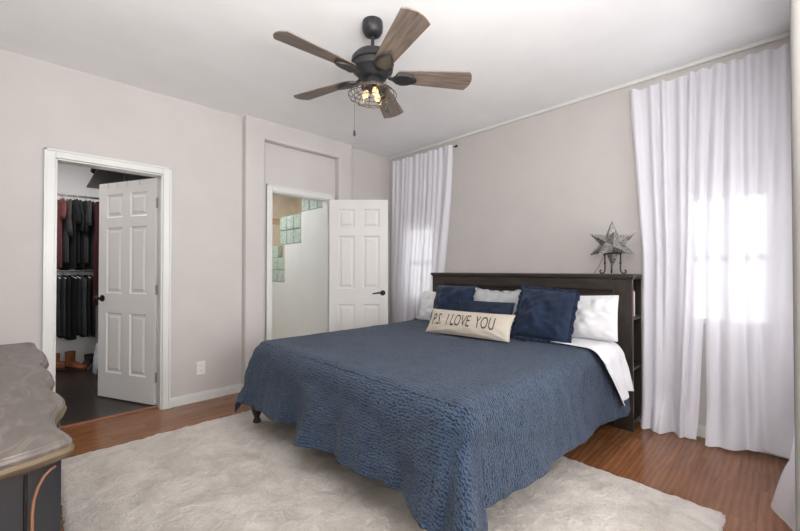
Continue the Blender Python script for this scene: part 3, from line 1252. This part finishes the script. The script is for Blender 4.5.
# ------------------------------------------------------------------ curtains
def curtain(label, axis, a0, a1, pos, ztop, nf, amp, seed, bot=(0, 0), pud=0.06, sgn=-1, group=None, nu=220, bulge=None, ebow=(1.1, 0.0)):
    """axis 'y': hangs along y in front of a wall at x=pos (room on the sgn side).
    Irregular folds, each a soft ridge of its own width that drifts and widens on the way down."""
    rg = random.Random(seed)
    folds = []
    for k in range(nf):
        folds.append(dict(u=(k + 0.5 + rg.uniform(-0.3, 0.3)) / nf, w=rg.uniform(0.22, 0.42) / nf, A=rg.uniform(0.6, 1.25), dr=rg.uniform(-0.5, 0.5) / nf,
                          g=rg.uniform(0.5, 1.5), end=rg.uniform(0.6, 1.8)))
    hem = [rg.uniform(0, 6.28) for _ in range(6)]
    L = abs(a1 - a0)
    m = MB()

    def fn(u, v):
        f = v
        z = ztop * (1 - v) + (0.006 + ebow[1] * u) * v
        a = a0 + (a1 - a0) * u + bot[0] * (1 - u) * min(1, f / 0.5) + bot[1] * u * f ** ebow[0]
        d = 0.0
        for F in folds:
            w_ = F['w'] * (0.75 + 0.8 * f * F['g'])
            q = (u - F['u'] - F['dr'] * f) / w_
            A = amp * F['A'] * (0.8 + 0.9 * f) * max(0.15, 1 - (f / F['end']) ** 2 * 0.6)
            d += A * math.exp(-q * q)
            a += (a1 - a0) / L * 0.35 * A * q * math.exp(-q * q) * 0.6
        d += 0.012 * f * math.sin(u * 6.3 + hem[0]) + 0.006 * f * math.sin(u * 15 + hem[1] + 2 * f)
        if bulge:
            bu, bw, bA, bz = bulge
            d += bA * math.exp(-((u - bu) / bw) ** 2) * max(0, 1 - z / bz) ** 1.5
        q = max(0, (v - 0.90) / 0.10)
        if q > 0:                                     # the hem breaks and spreads over the floor
            lob = 0.6 + 0.45 * math.sin(u * L * 14 + hem[2]) + (0.2 if axis == 'y' else 0) * math.sin(u * L * 31 + hem[3])
            d += pud * lob * (1 - math.cos(q * PI / 2)) * 1.2
            z += 0.05 * math.sin(q * PI) * (0.5 + 0.5 * math.sin(u * L * 23 + hem[4]))
            z = max(z, 0.008)
        z += (0.006 * math.sin(u * L * 30 + hem[5]) + 0.004 * math.sin(u * L * 71)) * max(0, 1 - v / 0.03)
        p = pos + sgn * (0.035 + d)
        return (p, a, z) if axis == 'y' else (a, p, z)
    m.grid(fn, nu, 150)
    o = m.build('curtain', M['sheer'], angle=180)
    tag(o, label, 'curtain', group)
    return o


curtain('white sheer curtain left of the bed, beside the open bathroom door', 'y', 3.655, 2.640, XW - 0.01, 2.655, 13, 0.032, 3, bot=(0.03, 0.36), pud=0.04, ebow=(1.6, 0))
curtain('white sheer curtain panel right beside the headboard shelves', 'y', 0.850, 0.325, XW - 0.01, 2.645, 6, 0.044, 21, bot=(-0.085, 0.115), pud=0.09)
curtain('white sheer curtain panel between the parted panel and the wall end', 'y', 0.345, -0.085, XW - 0.01, 2.648, 5, 0.046, 12, bot=(0.035, 0.0), pud=0.07, ebow=(1.1, 0.05))
curtain('white curtain puddling on the floor at the far right edge', 'x', 3.20, 2.16, YR, 2.60, 7, 0.030, 5, bot=(0.0, 0.06), pud=0.02, sgn=1, bulge=(0.52, 0.20, 0.145, 1.1))


def rod(label, axis, a0, a1, pos, z, wallpos):
    mid = (a0 + a1) / 2
    loc = (pos, mid, z) if axis == 'y' else (mid, pos, z)
    root = thing('curtain_rod', label, 'curtain rod', loc)

    def P(a, d=0.0, zz=0.0):
        return (pos + d, a, z + zz) if axis == 'y' else (a, pos + d, z + zz)
    MB().tube([P(a0), P(a1)], 0.007, 10).build('pole', M['black'], root, world=True)
    for a in (a0, a1):
        MB().ball(P(a), 0.014).build('finial', M['black'], root, world=True)
    for a in (a0 + 0.03, a1 - 0.03):
        MB().tube([P(a), (wallpos, a, z) if axis == 'y' else (a, wallpos, z)], 0.005, 8).build('bracket', M['black'], root, world=True)
    return root


rod('dark curtain rod with small ball finial above the left curtain', 'y', 2.605, 3.60, XW - 0.030, 2.632, XW)
rod('dark curtain rod behind the heading of the two right curtain panels', 'y', -0.10, 0.83, XW - 0.030, 2.617, XW)
rod('dark curtain rod on the short side wall at the right', 'x', 2.14, 3.26, YR + 0.026, 2.57, YR)

# ------------------------------------------------------------------ ceiling fan
FX, FY = 1.478, 1.760
fan = thing('ceiling_fan', 'five-blade ceiling fan with weathered wood blades and caged light', 'ceiling fan', (FX, FY, CZ))


def fp(m, name, mat, par=None, **k):
    return m.build(name, mat, par or fan, **k)


fp(MB().lathe([(0.062, 0), (0.064, -0.02), (0.062, -0.055), (0.05, -0.078), (0.03, -0.088), (0.018, -0.09)], n=28), 'canopy', M['fanblack'])
fp(MB().cyl((0, 0, -0.085), (0, 0, -0.20), 0.011, 14), 'downrod', M['fanblack'])
fp(MB().lathe([(0.022, -0.165), (0.024, -0.185), (0.06, -0.19), (0.105, -0.205), (0.128, -0.232), (0.132, -0.262), (0.122, -0.268), (0.122, -0.278), (0.128, -0.282), (0.124, -0.305), (0.10, -0.322), (0.088, -0.345), (0.06, -0.358)], n=36), 'motor_housing', M['fanblack'])
fp(MB().lathe([(0.052, -0.355), (0.058, -0.362), (0.060, -0.392), (0.072, -0.400), (0.070, -0.412)], n=28), 'light_fitter', M['fanblack'])
ZBL = -0.332
for kk, deg in enumerate((178, 106, 34, -38, -110)):
    a = math.radians(deg)
    e = Vector((math.cos(a), math.sin(a), 0))
    t = Vector((-math.sin(a), math.cos(a), 0))
    k = math.tan(math.radians(13))
    m = MB()
    outline = []
    r0, r1 = 0.175, 0.625
    w0, w1 = 0.052, 0.078
    for i in range(9):
        q = PI / 2 + PI * i / 8
        outline.append((r0 + 0.035 * math.cos(q) + 0.0, w0 * math.sin(q)))
    for i in range(9):
        s = (i / 8) * 2 - 1
        outline.append((r1 - 0.03 * (abs(s) ** 2.2), w1 * s * 1.0))
    # outline goes: root arc (+w0 -> -w0) then tip (-w1 -> +w1)
    top = [Vector((0, 0, ZBL)) + e * rr + t * ww + Vector((0, 0, -k * ww + 0.0035)) for rr, ww in outline]
    bot = [p - Vector((0, 0, 0.007)) for p in top]
    m.loft([bot, top])
    # blade meshes in fan-local space; own grain direction through a rotated object
    R = Matrix.Rotation(-a, 4, 'Z')
    bo = m.build('blade', M['blade'], fan, bevel=0.002, mat4=R)
    bo.rotation_euler = (0, 0, a)
    ir = MB()
    zb = ZBL - 0.010
    rows = []
    for (rr, hw, dz) in ((0.095, 0.014, 0.010), (0.125, 0.016, 0.0), (0.145, 0.044, -0.001), (0.175, 0.052, -0.001), (0.21, 0.050, -0.001), (0.245, 0.034, -0.001), (0.27, 0.012, -0.001), (0.275, 0.002, -0.001)):
        kk_ = k if rr > 0.15 else k * 0.4
        rows.append([(rr, -hw, zb + dz + kk_ * hw), (rr, hw, zb + dz - kk_ * hw), (rr, hw * 0.8, zb + dz - kk_ * hw * 0.8 - 0.012), (rr, -hw * 0.8, zb + dz + kk_ * hw * 0.8 - 0.012)])
    ir.loft(rows)
    ir.build('blade_iron', M['fanblack'], bo, bevel=0.002)
# wire cage
cg = MB()
prof = [(0.068, -0.412), (0.098, -0.420), (0.130, -0.436), (0.148, -0.454), (0.142, -0.470), (0.105, -0.486), (0.055, -0.492)]
for r_, z_ in (prof[1], prof[2], prof[3], prof[5], prof[6]):
    cg.ring((0, 0, z_), r_, 0.0024, 40, 6)
for i in range(12):
    a = 2 * PI * i / 12
    cg.tube([(r_ * math.cos(a), r_ * math.sin(a), z_) for r_, z_ in prof], 0.0022, 6)
fp(cg, 'light_cage', M['wire'], angle=180)
for i, adeg in enumerate((250, 10, 130)):
    a = math.radians(adeg)
    c = Vector((0.042 * math.cos(a), 0.042 * math.sin(a), -0.440))
    bd = Vector((0.35 * math.cos(a), 0.35 * math.sin(a), -1)).normalized()
    so_ = MB().tube([tuple(c - bd * 0.05), tuple(c - bd * 0.018)], 0.014, 14).build('lamp_socket', M['fanblack'], fan)
    MB().tube([tuple(c + bd * d) for d in (-0.02, -0.010, 0.000, 0.012, 0.023, 0.031, 0.035)], [0.010, 0.013, 0.018, 0.020, 0.018, 0.011, 0.003], 16).build('bulb', M['bulb'], fan, angle=180)
    pl = bpy.data.lights.new('bulb_glow', 'POINT')
    pl.energy = 0.3
    pl.color = (1, 0.78, 0.5)
    pl.shadow_soft_size = 0.02
    po = bpy.data.objects.new('bulb_glow', pl)
    COL.objects.link(po)
    po.parent = fan
    po.location = c + bd * 0.060
RV = Vector((math.sin(YAW), -math.cos(YAW), 0))
for off, z1, ln in ((-0.105, -0.70, 0), (0.088, -0.555, 0)):
    p = RV * off - Vector((math.cos(YAW), math.sin(YAW), 0)) * 0.055
    ch = MB().tube([(p.x * 0.55, p.y * 0.55, -0.385), (p.x * 0.97, p.y * 0.97, -0.40), (p.x, p.y, -0.42), (p.x, p.y, z1)], 0.0014, 6).build('pull_chain', M['wire'], fan)
    MB().lathe([(0.003, 0.012), (0.007, 0.004), (0.0085, -0.010), (0.006, -0.024), (0.002, -0.028)], (p.x, p.y, z1), 12).build('chain_fob', M['fanblack'], ch)

# ------------------------------------------------------------------ star ornament on the headboard
sx, sy, sz = 3.255, 0.940, HT
st = thing('star_ornament', 'punched tin star on a scrolled iron tripod atop the headboard', 'ornament', (sx, sy, sz))
R_ = 0.187
cz_ = 0.235
verts12 = [Vector((0, 0, 1)), Vector((0, 0, -1))]
az0 = math.atan2(-sy, -sx) + math.radians(4)
for i in range(5):
    a = az0 + 2 * PI * i / 5
    verts12.append(Vector((0.894 * math.cos(a), 0.894 * math.sin(a), 0.447)))
    a += PI / 5
    verts12.append(Vector((0.894 * math.cos(a), 0.894 * math.sin(a), -0.447)))
# core dodecahedron vertices = directions of the icosahedron's faces
faces = []
for i in range(12):
    for j in range(i + 1, 12):
        for l_ in range(j + 1, 12):
            if all(verts12[p].dot(verts12[q]) > 0.4 for p, q in ((i, j), (j, l_), (i, l_))):
                faces.append((verts12[i] + verts12[j] + verts12[l_]).normalized())
rc = R_ * 0.43
for i, ax in enumerate(verts12):
    fr_ = sorted(faces, key=lambda d: -d.dot(ax))[:5]
    u_ = (fr_[0] - ax * fr_[0].dot(ax)).normalized()
    v_ = ax.cross(u_)
    fr_ = sorted(fr_, key=lambda d: math.atan2(d.dot(v_), d.dot(u_)))
    m = MB()
    base = [tuple(d * rc) for d in fr_]
    m.add(base + [tuple(ax * R_)], [(q, (q + 1) % 5, 5) for q in range(5)] + [(4, 3, 2, 1, 0)])
    m.v = [(x, y, z + cz_) for x, y, z in m.v]
    m.build('star_point', M['tin'], st, smooth=False)
for q in range(3):
    a = az0 + math.radians(55 + 120 * q + 5)
    if q == 0:
        pass
    c_, s_ = math.cos(a), math.sin(a)
    pts = [(0.062, 0.165), (0.062, 0.10), (0.060, 0.05), (0.062, 0.022), (0.074, 0.007), (0.092, 0.006), (0.103, 0.016), (0.100, 0.028), (0.090, 0.028)]
    lg = MB().tube([(r_ * c_, r_ * s_, z_) for r_, z_ in pts], 0.0055, 8)
    lg.ball((0.061 * c_, 0.061 * s_, 0.085), 0.009)
    lg.ball((0.061 * c_, 0.061 * s_, 0.155), 0.008)
    lg.build('stand_leg', M['iron'], st, angle=180)
MB().ring((0, 0, 0.160), 0.062, 0.005, 28, 8).build('stand_ring', M['iron'], st, angle=180)

MB().tube([(-0.005, 0.055, 0.16), (-0.01, 0.075, 0.11), (-0.012, 0.10, 0.05), (-0.02, 0.125, 0.01), (-0.03, 0.13, 0.003)], 0.0016, 6).build('cord', M['iron'], st, angle=180)
# books on the end shelf of the headboard
bk = [((196, 92, 60), 0.028, 0.225, 'orange-red spined book on the headboard end shelf, nearest the room'),
      ((222, 214, 204), 0.022, 0.215, 'cream spined book beside the orange one on the headboard shelf'),
      ((214, 176, 168), 0.024, 0.20, 'pink spined book on the headboard shelf, third from the room'),
      ((232, 232, 232), 0.018, 0.19, 'thin white book nearest the wall on the headboard shelf')]
xx = XF + 0.034
for c, t_, h_, lab in bk:
    b_ = thing('book', lab, 'book', (xx + t_ / 2, HB0 + 0.09, 0.852), 0, 'books on the headboard end shelf')
    MB().box(-t_ / 2, t_ / 2, -0.075, 0.075, 0, h_).build('cover', paint('book_cover', c, 0.5, 0.05), b_, bevel=0.002)
    MB().box(-t_ / 2 + 0.003, t_ / 2 - 0.003, -0.07, 0.0765, 0.004, h_ + 0.0006).build('pages', M['cream'], b_, smooth=False)
    xx += t_ + 0.001

# ------------------------------------------------------------------ dresser
DZ = 0.85
edge = [(2.66, -0.02), (2.627, 0.000), (2.55, 0.002), (2.486, 0.004), (2.40, 0.016), (2.27, 0.033), (2.115, 0.039), (2.04, 0.033), (1.992, 0.026), (1.93, 0.030), (1.85, 0.043), (1.744, 0.048),
        (1.66, 0.041), (1.602, 0.036), (1.55, 0.044), (1.49, 0.058), (1.422, 0.064), (1.36, 0.056), (1.31, 0.044), (1.265, 0.039), (1.21, 0.040), (1.16, 0.050), (1.107, 0.062), (1.082, 0.060), (1.066, 0.040)]


def catmull(pts, k=5):
    out = []
    for i in range(len(pts) - 1):
        p0, p1, p2, p3 = pts[max(i - 1, 0)], pts[i], pts[i + 1], pts[min(i + 2, len(pts) - 1)]
        for j in range(k):
            t = j / k
            out.append(tuple(0.5 * ((2 * p1[d]) + (-p0[d] + p2[d]) * t + (2 * p0[d] - 5 * p1[d] + 4 * p2[d] - p3[d]) * t * t + (-p0[d] + 3 * p1[d] - 3 * p2[d] + p3[d]) * t ** 3) for d in range(2)))
    out.append(pts[-1])
    return out


edge_s = [(x, y) for y, x in catmull(edge)]
tail = [(0.0, 1.050), (-0.06, 1.036), (-0.14, 1.024), (-0.25, 1.012), (-0.38, 1.006), (-0.53, 1.004)]
outline = edge_s + tail + [(-0.53, 2.66)]
dr = thing('dresser', 'black dresser with serpentine grey wood top and antique gold edge', 'dresser', (-0.24, 1.84, 0))


def inset(poly, d):
    n = len(poly)
    out = []
    for i in range(n):
        p, q, r_ = Vector(poly[i - 1]), Vector(poly[i]), Vector(poly[(i + 1) % n])
        a = (q - p)
        b = (r_ - q)
        na = Vector((a.y, -a.x)).normalized() if a.length > 1e-9 else Vector((0, 0))
        nb = Vector((b.y, -b.x)).normalized() if b.length > 1e-9 else na
        nn = (na + nb)
        if nn.length < 1e-6:
            nn = na
        nn.normalize()
        out.append((q.x + nn.x * d, q.y + nn.y * d))
    return out


def poly_area(p):
    return sum(p[i - 1][0] * p[i][1] - p[i][0] * p[i - 1][1] for i in range(len(p))) / 2


sgn_in = 1.0
if abs(poly_area(inset(outline, 0.01))) > abs(poly_area(outline)):
    sgn_in = -1.0


def ins(d):
    return inset(outline, sgn_in * d)


def ring3(d, z):
    return [(x, y, z) for x, y in ins(d)]


def rim(lv, mat, name):
    m = MB().loft([ring3(d, z) for d, z in lv], cap=False)
    return m.build(name, mat, dr, world=True, angle=35)


rim([(0.016, DZ - 0.044), (0.010, DZ - 0.040), (0.002, DZ - 0.032), (0.0, DZ - 0.026), (0.003, DZ - 0.018), (0.008, DZ - 0.016)], M['gold'], 'moulded_edge')
rim([(0.006, DZ - 0.018), (0.004, DZ - 0.010), (0.007, DZ - 0.004), (0.012, DZ - 0.0035), (0.0135, DZ - 0.001), (0.016, DZ)], M['drtop'], 'top_edge')
tp = ins(0.0155)
tm_ = MB()
ks = [i for i in range(len(tp))]
tm_.prism(tp, DZ - 0.02, DZ)
to_ = tm_.build('tabletop', M['drtop'], dr, world=True, smooth=False)
bm = bmesh.new()
bm.from_mesh(to_.data)
bmesh.ops.triangulate(bm, faces=bm.faces, ngon_method='EAR_CLIP')
bm.to_mesh(to_.data)
bm.free()
body = ins(0.022)
MB().loft([[(x, y, 0.10) for x, y in body], [(x, y, DZ - 0.042) for x, y in body]]).build('case', M['ebony'], dr, world=True)
# gold-lined end panel facing the camera: follow the body's end profile


def end_y(x):
    best = None
    for i in range(len(body)):
        (x0, y0), (x1, y1) = body[i - 1], body[i]
        if (x0 - x) * (x1 - x) <= 0 and abs(x1 - x0) > 1e-9:
            y = y0 + (y1 - y0) * (x - x0) / (x1 - x0)
            if best is None or y < best:
                best = y
    return best if best is not None else 1.06


def endline(pts, r):
    return [(x, end_y(x) - 0.001, z) for x, z in pts]


pan = [(-0.003, 0.12), (-0.003, 0.45), (-0.003, 0.715), (-0.001, 0.742), (0.005, 0.766), (0.014, 0.784), (0.024, 0.793), (0.032, 0.796)]
MB().tube(endline(pan, 0), 0.0030, 8).build('gold_beading', M['copper'], dr, world=True, angle=180)
pan2 = [(-0.013, 0.11), (-0.013, 0.80)]
MB().tube(endline(pan2, 0), 0.003, 6).build('groove_line', M['black'], dr, world=True)
for y0, y1 in ((1.14, 1.60), (1.62, 2.10), (2.12, 2.58)):
    for z0, z1 in ((0.14, 0.35), (0.37, 0.57), (0.59, 0.78)):
        def fx(y):
            best = -9
            for i in range(len(body)):
                (xa, ya), (xb, yb) = body[i - 1], body[i]
                if (ya - y) * (yb - y) <= 0 and abs(yb - ya) > 1e-9:
                    best = max(best, xa + (xb - xa) * (y - ya) / (yb - ya))
            return best
        yy = [y0 + (y1 - y0) * i / 16 for i in range(17)]
        ringf = [[(fx(y) - 0.004, y, z0), (fx(y) + 0.009, y, z0), (fx(y) + 0.009, y, z1), (fx(y) - 0.004, y, z1)] for y in yy]
        dw = MB().loft(ringf).build('drawer', M['ebony'], dr, world=True, bevel=0.002)
        for yk in (y0 + 0.12, y1 - 0.12):
            MB().ball((fx(yk) + 0.014, yk, (z0 + z1) / 2), 0.012).build('knob', M['gold'], dw, world=True)
for x, y in ((-0.06, 1.14), (-0.47, 1.10), (-0.06, 2.56), (-0.47, 2.58)):
    MB().lathe([(0.016, 0), (0.026, 0.012), (0.03, 0.05), (0.04, 0.085), (0.045, 0.10)], (x, y, 0), 16).build('foot', M['ebony'], dr, world=True)

# ------------------------------------------------------------------ outlet
ou = thing('wall_outlet', 'white double power outlet on the wall between closet door and bed', 'outlet', (1.094, YW, 0.304))
MB().box(-0.037, 0.037, -0.006, 0, -0.06, 0.06).build('cover_plate', M['plate'], ou, bevel=0.002)
for z in (-0.022, 0.022):
    so_ = MB().lathe([(0.016, 0), (0.016, 0.004)], (0, 0, 0), 18).build('socket', M['plate'], ou, mat4=Matrix.Translation((0, -0.005, z)) @ Matrix.Rotation(PI / 2, 4, 'X'))
    MB().box(-0.007, -0.005, -0.0098, -0.0088, z - 0.004, z + 0.006).box(0.005, 0.007, -0.0098, -0.0088, z - 0.004, z + 0.006).build('slot', M['slot'], so_, smooth=False)

# ------------------------------------------------------------------ closet contents
RYc = 5.95
for z, lab in ((2.10, 'upper steel hanging rod in the closet'), (1.20, 'lower steel hanging rod in the closet')):
    r0 = thing('closet_rod', lab, 'rod', (0.1, RYc, z))
    MB().cyl((-0.85, 0, 0), (0.475, 0, 0), 0.012, 12).build('rod', M['cleartop'], r0)
    for x in (-0.85, 0.47):
        MB().cyl((x, 0, 0), (x, 0.34, 0.0), 0.008, 8).build('bracket', M['cleartop'], r0)


def garment(kind, label, x, y, z, c, length, rz=0.0, seed=0, group=None):
    root = thing(kind, label, 'clothing', (x, y, z), rz, group)
    rg = random.Random(seed)
    m = MB()
    N = 20
    rings = []
    wtop = 0.20 if kind == 'shirt' else 0.17
    thick = 0.015
    zs_ = [-0.052, -0.066, -0.085, -0.12, -0.20, -0.32, -0.45, -0.58, -length + 0.01, -length]
    for j, zz in enumerate(zs_):
        f = j / (len(zs_) - 1)
        wd = (0.05, 0.10, wtop * 0.93, wtop, wtop * 0.98, wtop * 0.96, wtop * 0.97, wtop, wtop * 1.02, wtop * 1.0)[j]
        th = thick * (0.6, 0.8, 0.9, 1, 1.05, 1.1, 1.15, 1.15, 1.15, 0.9)[j]
        ring = []
        for i in range(N):
            a = 2 * PI * i / N
            cx_, sx_ = math.cos(a), math.sin(a)
            yy = wd * math.copysign(abs(cx_) ** 0.8, cx_)
            xx_ = th * sx_ * (1 + 0.25 * math.sin(3 * a + seed + f * 3)) + 0.004 * math.sin(yy * 30 + seed)
            ring.append((xx_, yy, zz + 0.012 * math.sin(yy * 14 + seed) * f))
        rings.append(ring)
    m.loft(rings)
    body_ = m.build('garment_body', cloth(c), root, angle=180)
    if kind == 'shirt':
        for s in (-1, 1):
            L = rg.uniform(0.22, 0.42)
            sl = []
            for q in range(6):
                f = q / 5
                cx0 = Vector((0.008 * math.sin(seed + q), s * (wtop * 0.86 + 0.055 * f ** 0.7), -0.085 - L * f))
                rr = 0.062 - 0.010 * f
                sl.append([(cx0.x + 0.015 * math.sin(2 * PI * i / 12), cx0.y + rr * math.cos(2 * PI * i / 12), cx0.z + s * 0.02 * math.cos(2 * PI * i / 12) * (1 - f)) for i in range(12)])
            MB().loft(sl).build('sleeve', cloth(c), root, angle=180)
    hg = MB()
    hg.tube([(0, 0.0, -0.05), (0, 0, -0.018), (0, 0.014, -0.006), (0, 0.016, 0.006), (0, 0.008, 0.014), (0, -0.004, 0.015), (0, -0.014, 0.006)], 0.0022, 6)
    hg.tube([(0, -wtop * 0.95, -0.088), (0, 0, -0.046), (0, wtop * 0.95, -0.088)], 0.006, 6)
    hg.build('hanger', M['plate'] if seed % 3 else M['cleartop'], root)
    return root


up_c = [(60, 58, 58), (38, 39, 41), (30, 31, 33), (44, 45, 46), (28, 28, 30), (52, 54, 54), (34, 36, 38), (48, 50, 50), (26, 27, 29), (70, 84, 78)]
g_up = 'garments on the upper closet rod'
garment('shirt', 'dusty red shirt at the left end of the upper closet rod', 0.125, RYc, 2.10, (98, 58, 58), 0.86, 0.42, 31, g_up)
names = ['faded black shirt next to the dusty red one on the upper closet rod', 'charcoal shirt second along the dark shirts of the upper rod', 'black shirt third along the dark shirts of the upper rod',
         'soft charcoal shirt in the middle of the dark shirts, upper rod', 'jet black shirt right of the middle on the upper closet rod', 'slate grey shirt among the dark shirts on the upper rod',
         'dark shirt third from the right end of the upper rod', 'grey-black shirt second from the right end of the upper rod', 'black shirt nearest the closet door on the upper rod']
for i, lab in enumerate(names):
    garment('shirt', lab, 0.180 + 0.0345 * i, RYc + 0.035 * math.sin(i * 2.3), 2.10, up_c[i], 0.80 + 0.10 * ((i * 37) % 5) / 5, 0.42 + 0.03 * math.sin(i * 1.9), i + 2, g_up)
lo_c = [(44, 48, 50), (52, 58, 60), (32, 34, 36), (26, 27, 28), (36, 38, 40), (60, 66, 66), (28, 28, 30), (34, 34, 36)]
g_lo = 'garments on the lower closet rod'
lnames = ['grey trousers at the left end of the lower closet rod', 'steel grey trousers second on the lower closet rod', 'charcoal trousers third on the lower closet rod', 'black trousers fourth on the lower closet rod',
          'dark grey trousers fifth on the lower closet rod', 'pale slate trousers sixth on the lower closet rod', 'black trousers second from the right on the lower rod', 'dark trousers nearest the closet door on the lower rod']
for i, lab in enumerate(lnames):
    garment('trousers', lab, 0.135 + 0.045 * i, RYc + 0.015 * math.sin(i * 3.1), 1.20, lo_c[i], 0.74 + 0.09 * ((i * 29) % 4) / 4, 0.38 + 0.03 * math.sin(i * 2.7), i + 40, g_lo)

# garments and shelf on the right-hand side of the closet, above and behind the door
cs = thing('closet_shelf', 'dark high shelf across the right side of the closet', 'shelf', (0.88, 5.35, 2.22))
MB().box(-0.45, 0.44, -0.6, 0.6, 0, 0.022).build('board', M['black'], cs, bevel=0.003)
for y in (-0.5, 0.5):
    MB().box(0.40, 0.44, y - 0.012, y + 0.012, -0.16, 0).build('bracket', M['ebony'], cs)
rr0 = thing('closet_rod', 'steel hanging rod under the high closet shelf', 'rod', (0.655, 5.35, 2.10))
MB().cyl((0, -0.59, 0), (0, 0.59, 0), 0.012, 12).build('rod', M['cleartop'], rr0)
for y in (-0.5, 0.5):
    MB().cyl((0, y, 0), (0, y, 0.12), 0.006, 8).build('bracket', M['cleartop'], rr0)
rc_ = [(74, 28, 34), (58, 30, 34)]
rn = ['dark wine red coat showing right of the dark shirts in the closet', 'maroon coat hanging just behind the edge of the open closet door']
for i in range(2):
    garment('coat', rn[i], 0.655, 5.72 - 0.12 * i, 2.10, rc_[i], 1.30, PI / 2 + 0.1 * math.sin(i), 60 + i, 'coats on the side rod')


def bag(label, loc, size, c, rz=0.0):
    root = thing('bag', label, 'bag', loc, rz)
    L, W_, H_ = size
    rings = []
    for f in (0, 0.06, 0.3, 0.6, 0.85, 1.0):
        k = 1 - 0.18 * f ** 2 - (0.06 if f == 0 else 0)
        q = 1 - 0.55 * f ** 2.2
        rings.append([(L / 2 * k * math.copysign(abs(math.cos(a)) ** 0.5, math.cos(a)), W_ / 2 * q * math.copysign(abs(math.sin(a)) ** 0.5, math.sin(a)), H_ * f + 0.006 * math.sin(4 * a)) for a in [2 * PI * i / 24 for i in range(24)]])
    MB().loft(rings).build('bag_body', cloth(c), root, angle=60)
    MB().tube([(L * 0.3 * math.cos(a), 0, H_ * 0.95 + 0.5 * H_ * math.sin(a)) for a in [PI * i / 12 for i in range(13)]], 0.008, 8).build('handle', cloth(c), root)
    return root


bag('black duffel bag on the high closet shelf', (0.68, 5.05, 2.242), (0.56, 0.30, 0.20), (30, 31, 31), 0.1)
bag('grey-black soft bag beside the duffel on the closet shelf', (1.12, 5.2, 2.242), (0.30, 0.28, 0.16), (58, 54, 54), 0.3)
bag('white shopping bag on the closet floor behind the door', (0.585, 5.62, 0.0), (0.20, 0.22, 0.34), (196, 200, 210), 0.2)
bag('maroon tote on the closet floor in front of the white bag', (0.60, 5.28, 0.0), (0.22, 0.20, 0.30), (62, 28, 32), 0.9)


def boot(label, loc, rz, c, sole, shaft=0.11, group=None):
    root = thing('shoe', label, 'shoe', loc, rz, group)
    rings = []
    for (x, hw, h, z0) in ((-0.135, 0.022, 0.05, 0.03), (-0.12, 0.036, 0.075, 0.022), (-0.06, 0.042, 0.10, 0.02), (0.0, 0.038, 0.085, 0.02), (0.06, 0.045, 0.06, 0.02), (0.11, 0.046, 0.05, 0.02), (0.145, 0.034, 0.042, 0.022), (0.158, 0.012, 0.032, 0.026)):
        rings.append([(x, hw * math.cos(a), z0 + h * (0.5 + 0.5 * math.sin(a))) for a in [2 * PI * i / 16 for i in range(16)]])
    MB().loft(rings).build('upper', cloth(c), root, angle=180)
    if shaft:
        MB().lathe([(0.046, 0.07), (0.045, 0.10), (0.050, 0.10 + shaft), (0.044, 0.10 + shaft), (0.040, 0.10)], (-0.075, 0, 0), 18, cap=False).build('shaft', cloth(c), root)
    pl_ = [(-0.14, 0.03), (-0.05, 0.04), (0.03, 0.036), (0.09, 0.05), (0.14, 0.042), (0.165, 0.012)]
    MB().prism([(x, -y) for x, y in pl_] + [(x, y) for x, y in reversed(pl_)], 0.0, 0.024).build('sole', cloth(sole), root, bevel=0.004)
    return root


gs = 'shoes on the closet floor'
boot('tan ankle boot at the left of the shoes on the closet floor', (0.235, 6.10, 0), -0.25, (150, 100, 68), (70, 52, 40), 0.10, gs)
boot('brown ankle boot in the middle of the shoes on the closet floor', (0.34, 5.98, 0), -1.0, (128, 78, 52), (60, 44, 34), 0.12, gs)
boot('dark laced sneaker with pale stripes at the right of the shoes', (0.455, 6.02, 0), -1.9, (66, 58, 56), (176, 170, 164), 0.05, gs)

# over-the-door hook strip on the closet door
ex_ = Vector((d1v[0], d1v[1], 0)).normalized()
hk = thing('door_hook_rack', 'thin metal hook rack hung over the top of the closet door', 'hooks', (0.770, 3.905, 2.033), math.atan2(d1v[1], d1v[0]))
for x in (0.20, 0.36, 0.50, 0.62):
    o_ = MB()
    o_.tube([(x, 0.0205, -0.05), (x, 0.0205, 0.0015), (x, -0.0205, 0.0015), (x, -0.0205, -0.05), (x, -0.035, -0.055), (x, -0.042, -0.035)], 0.0022, 6)
    o_.build('hook', M['hinge'], hk)
MB().box(0.16, 0.66, -0.0205, -0.0185, -0.05, -0.03).build('strap', M['hinge'], hk)
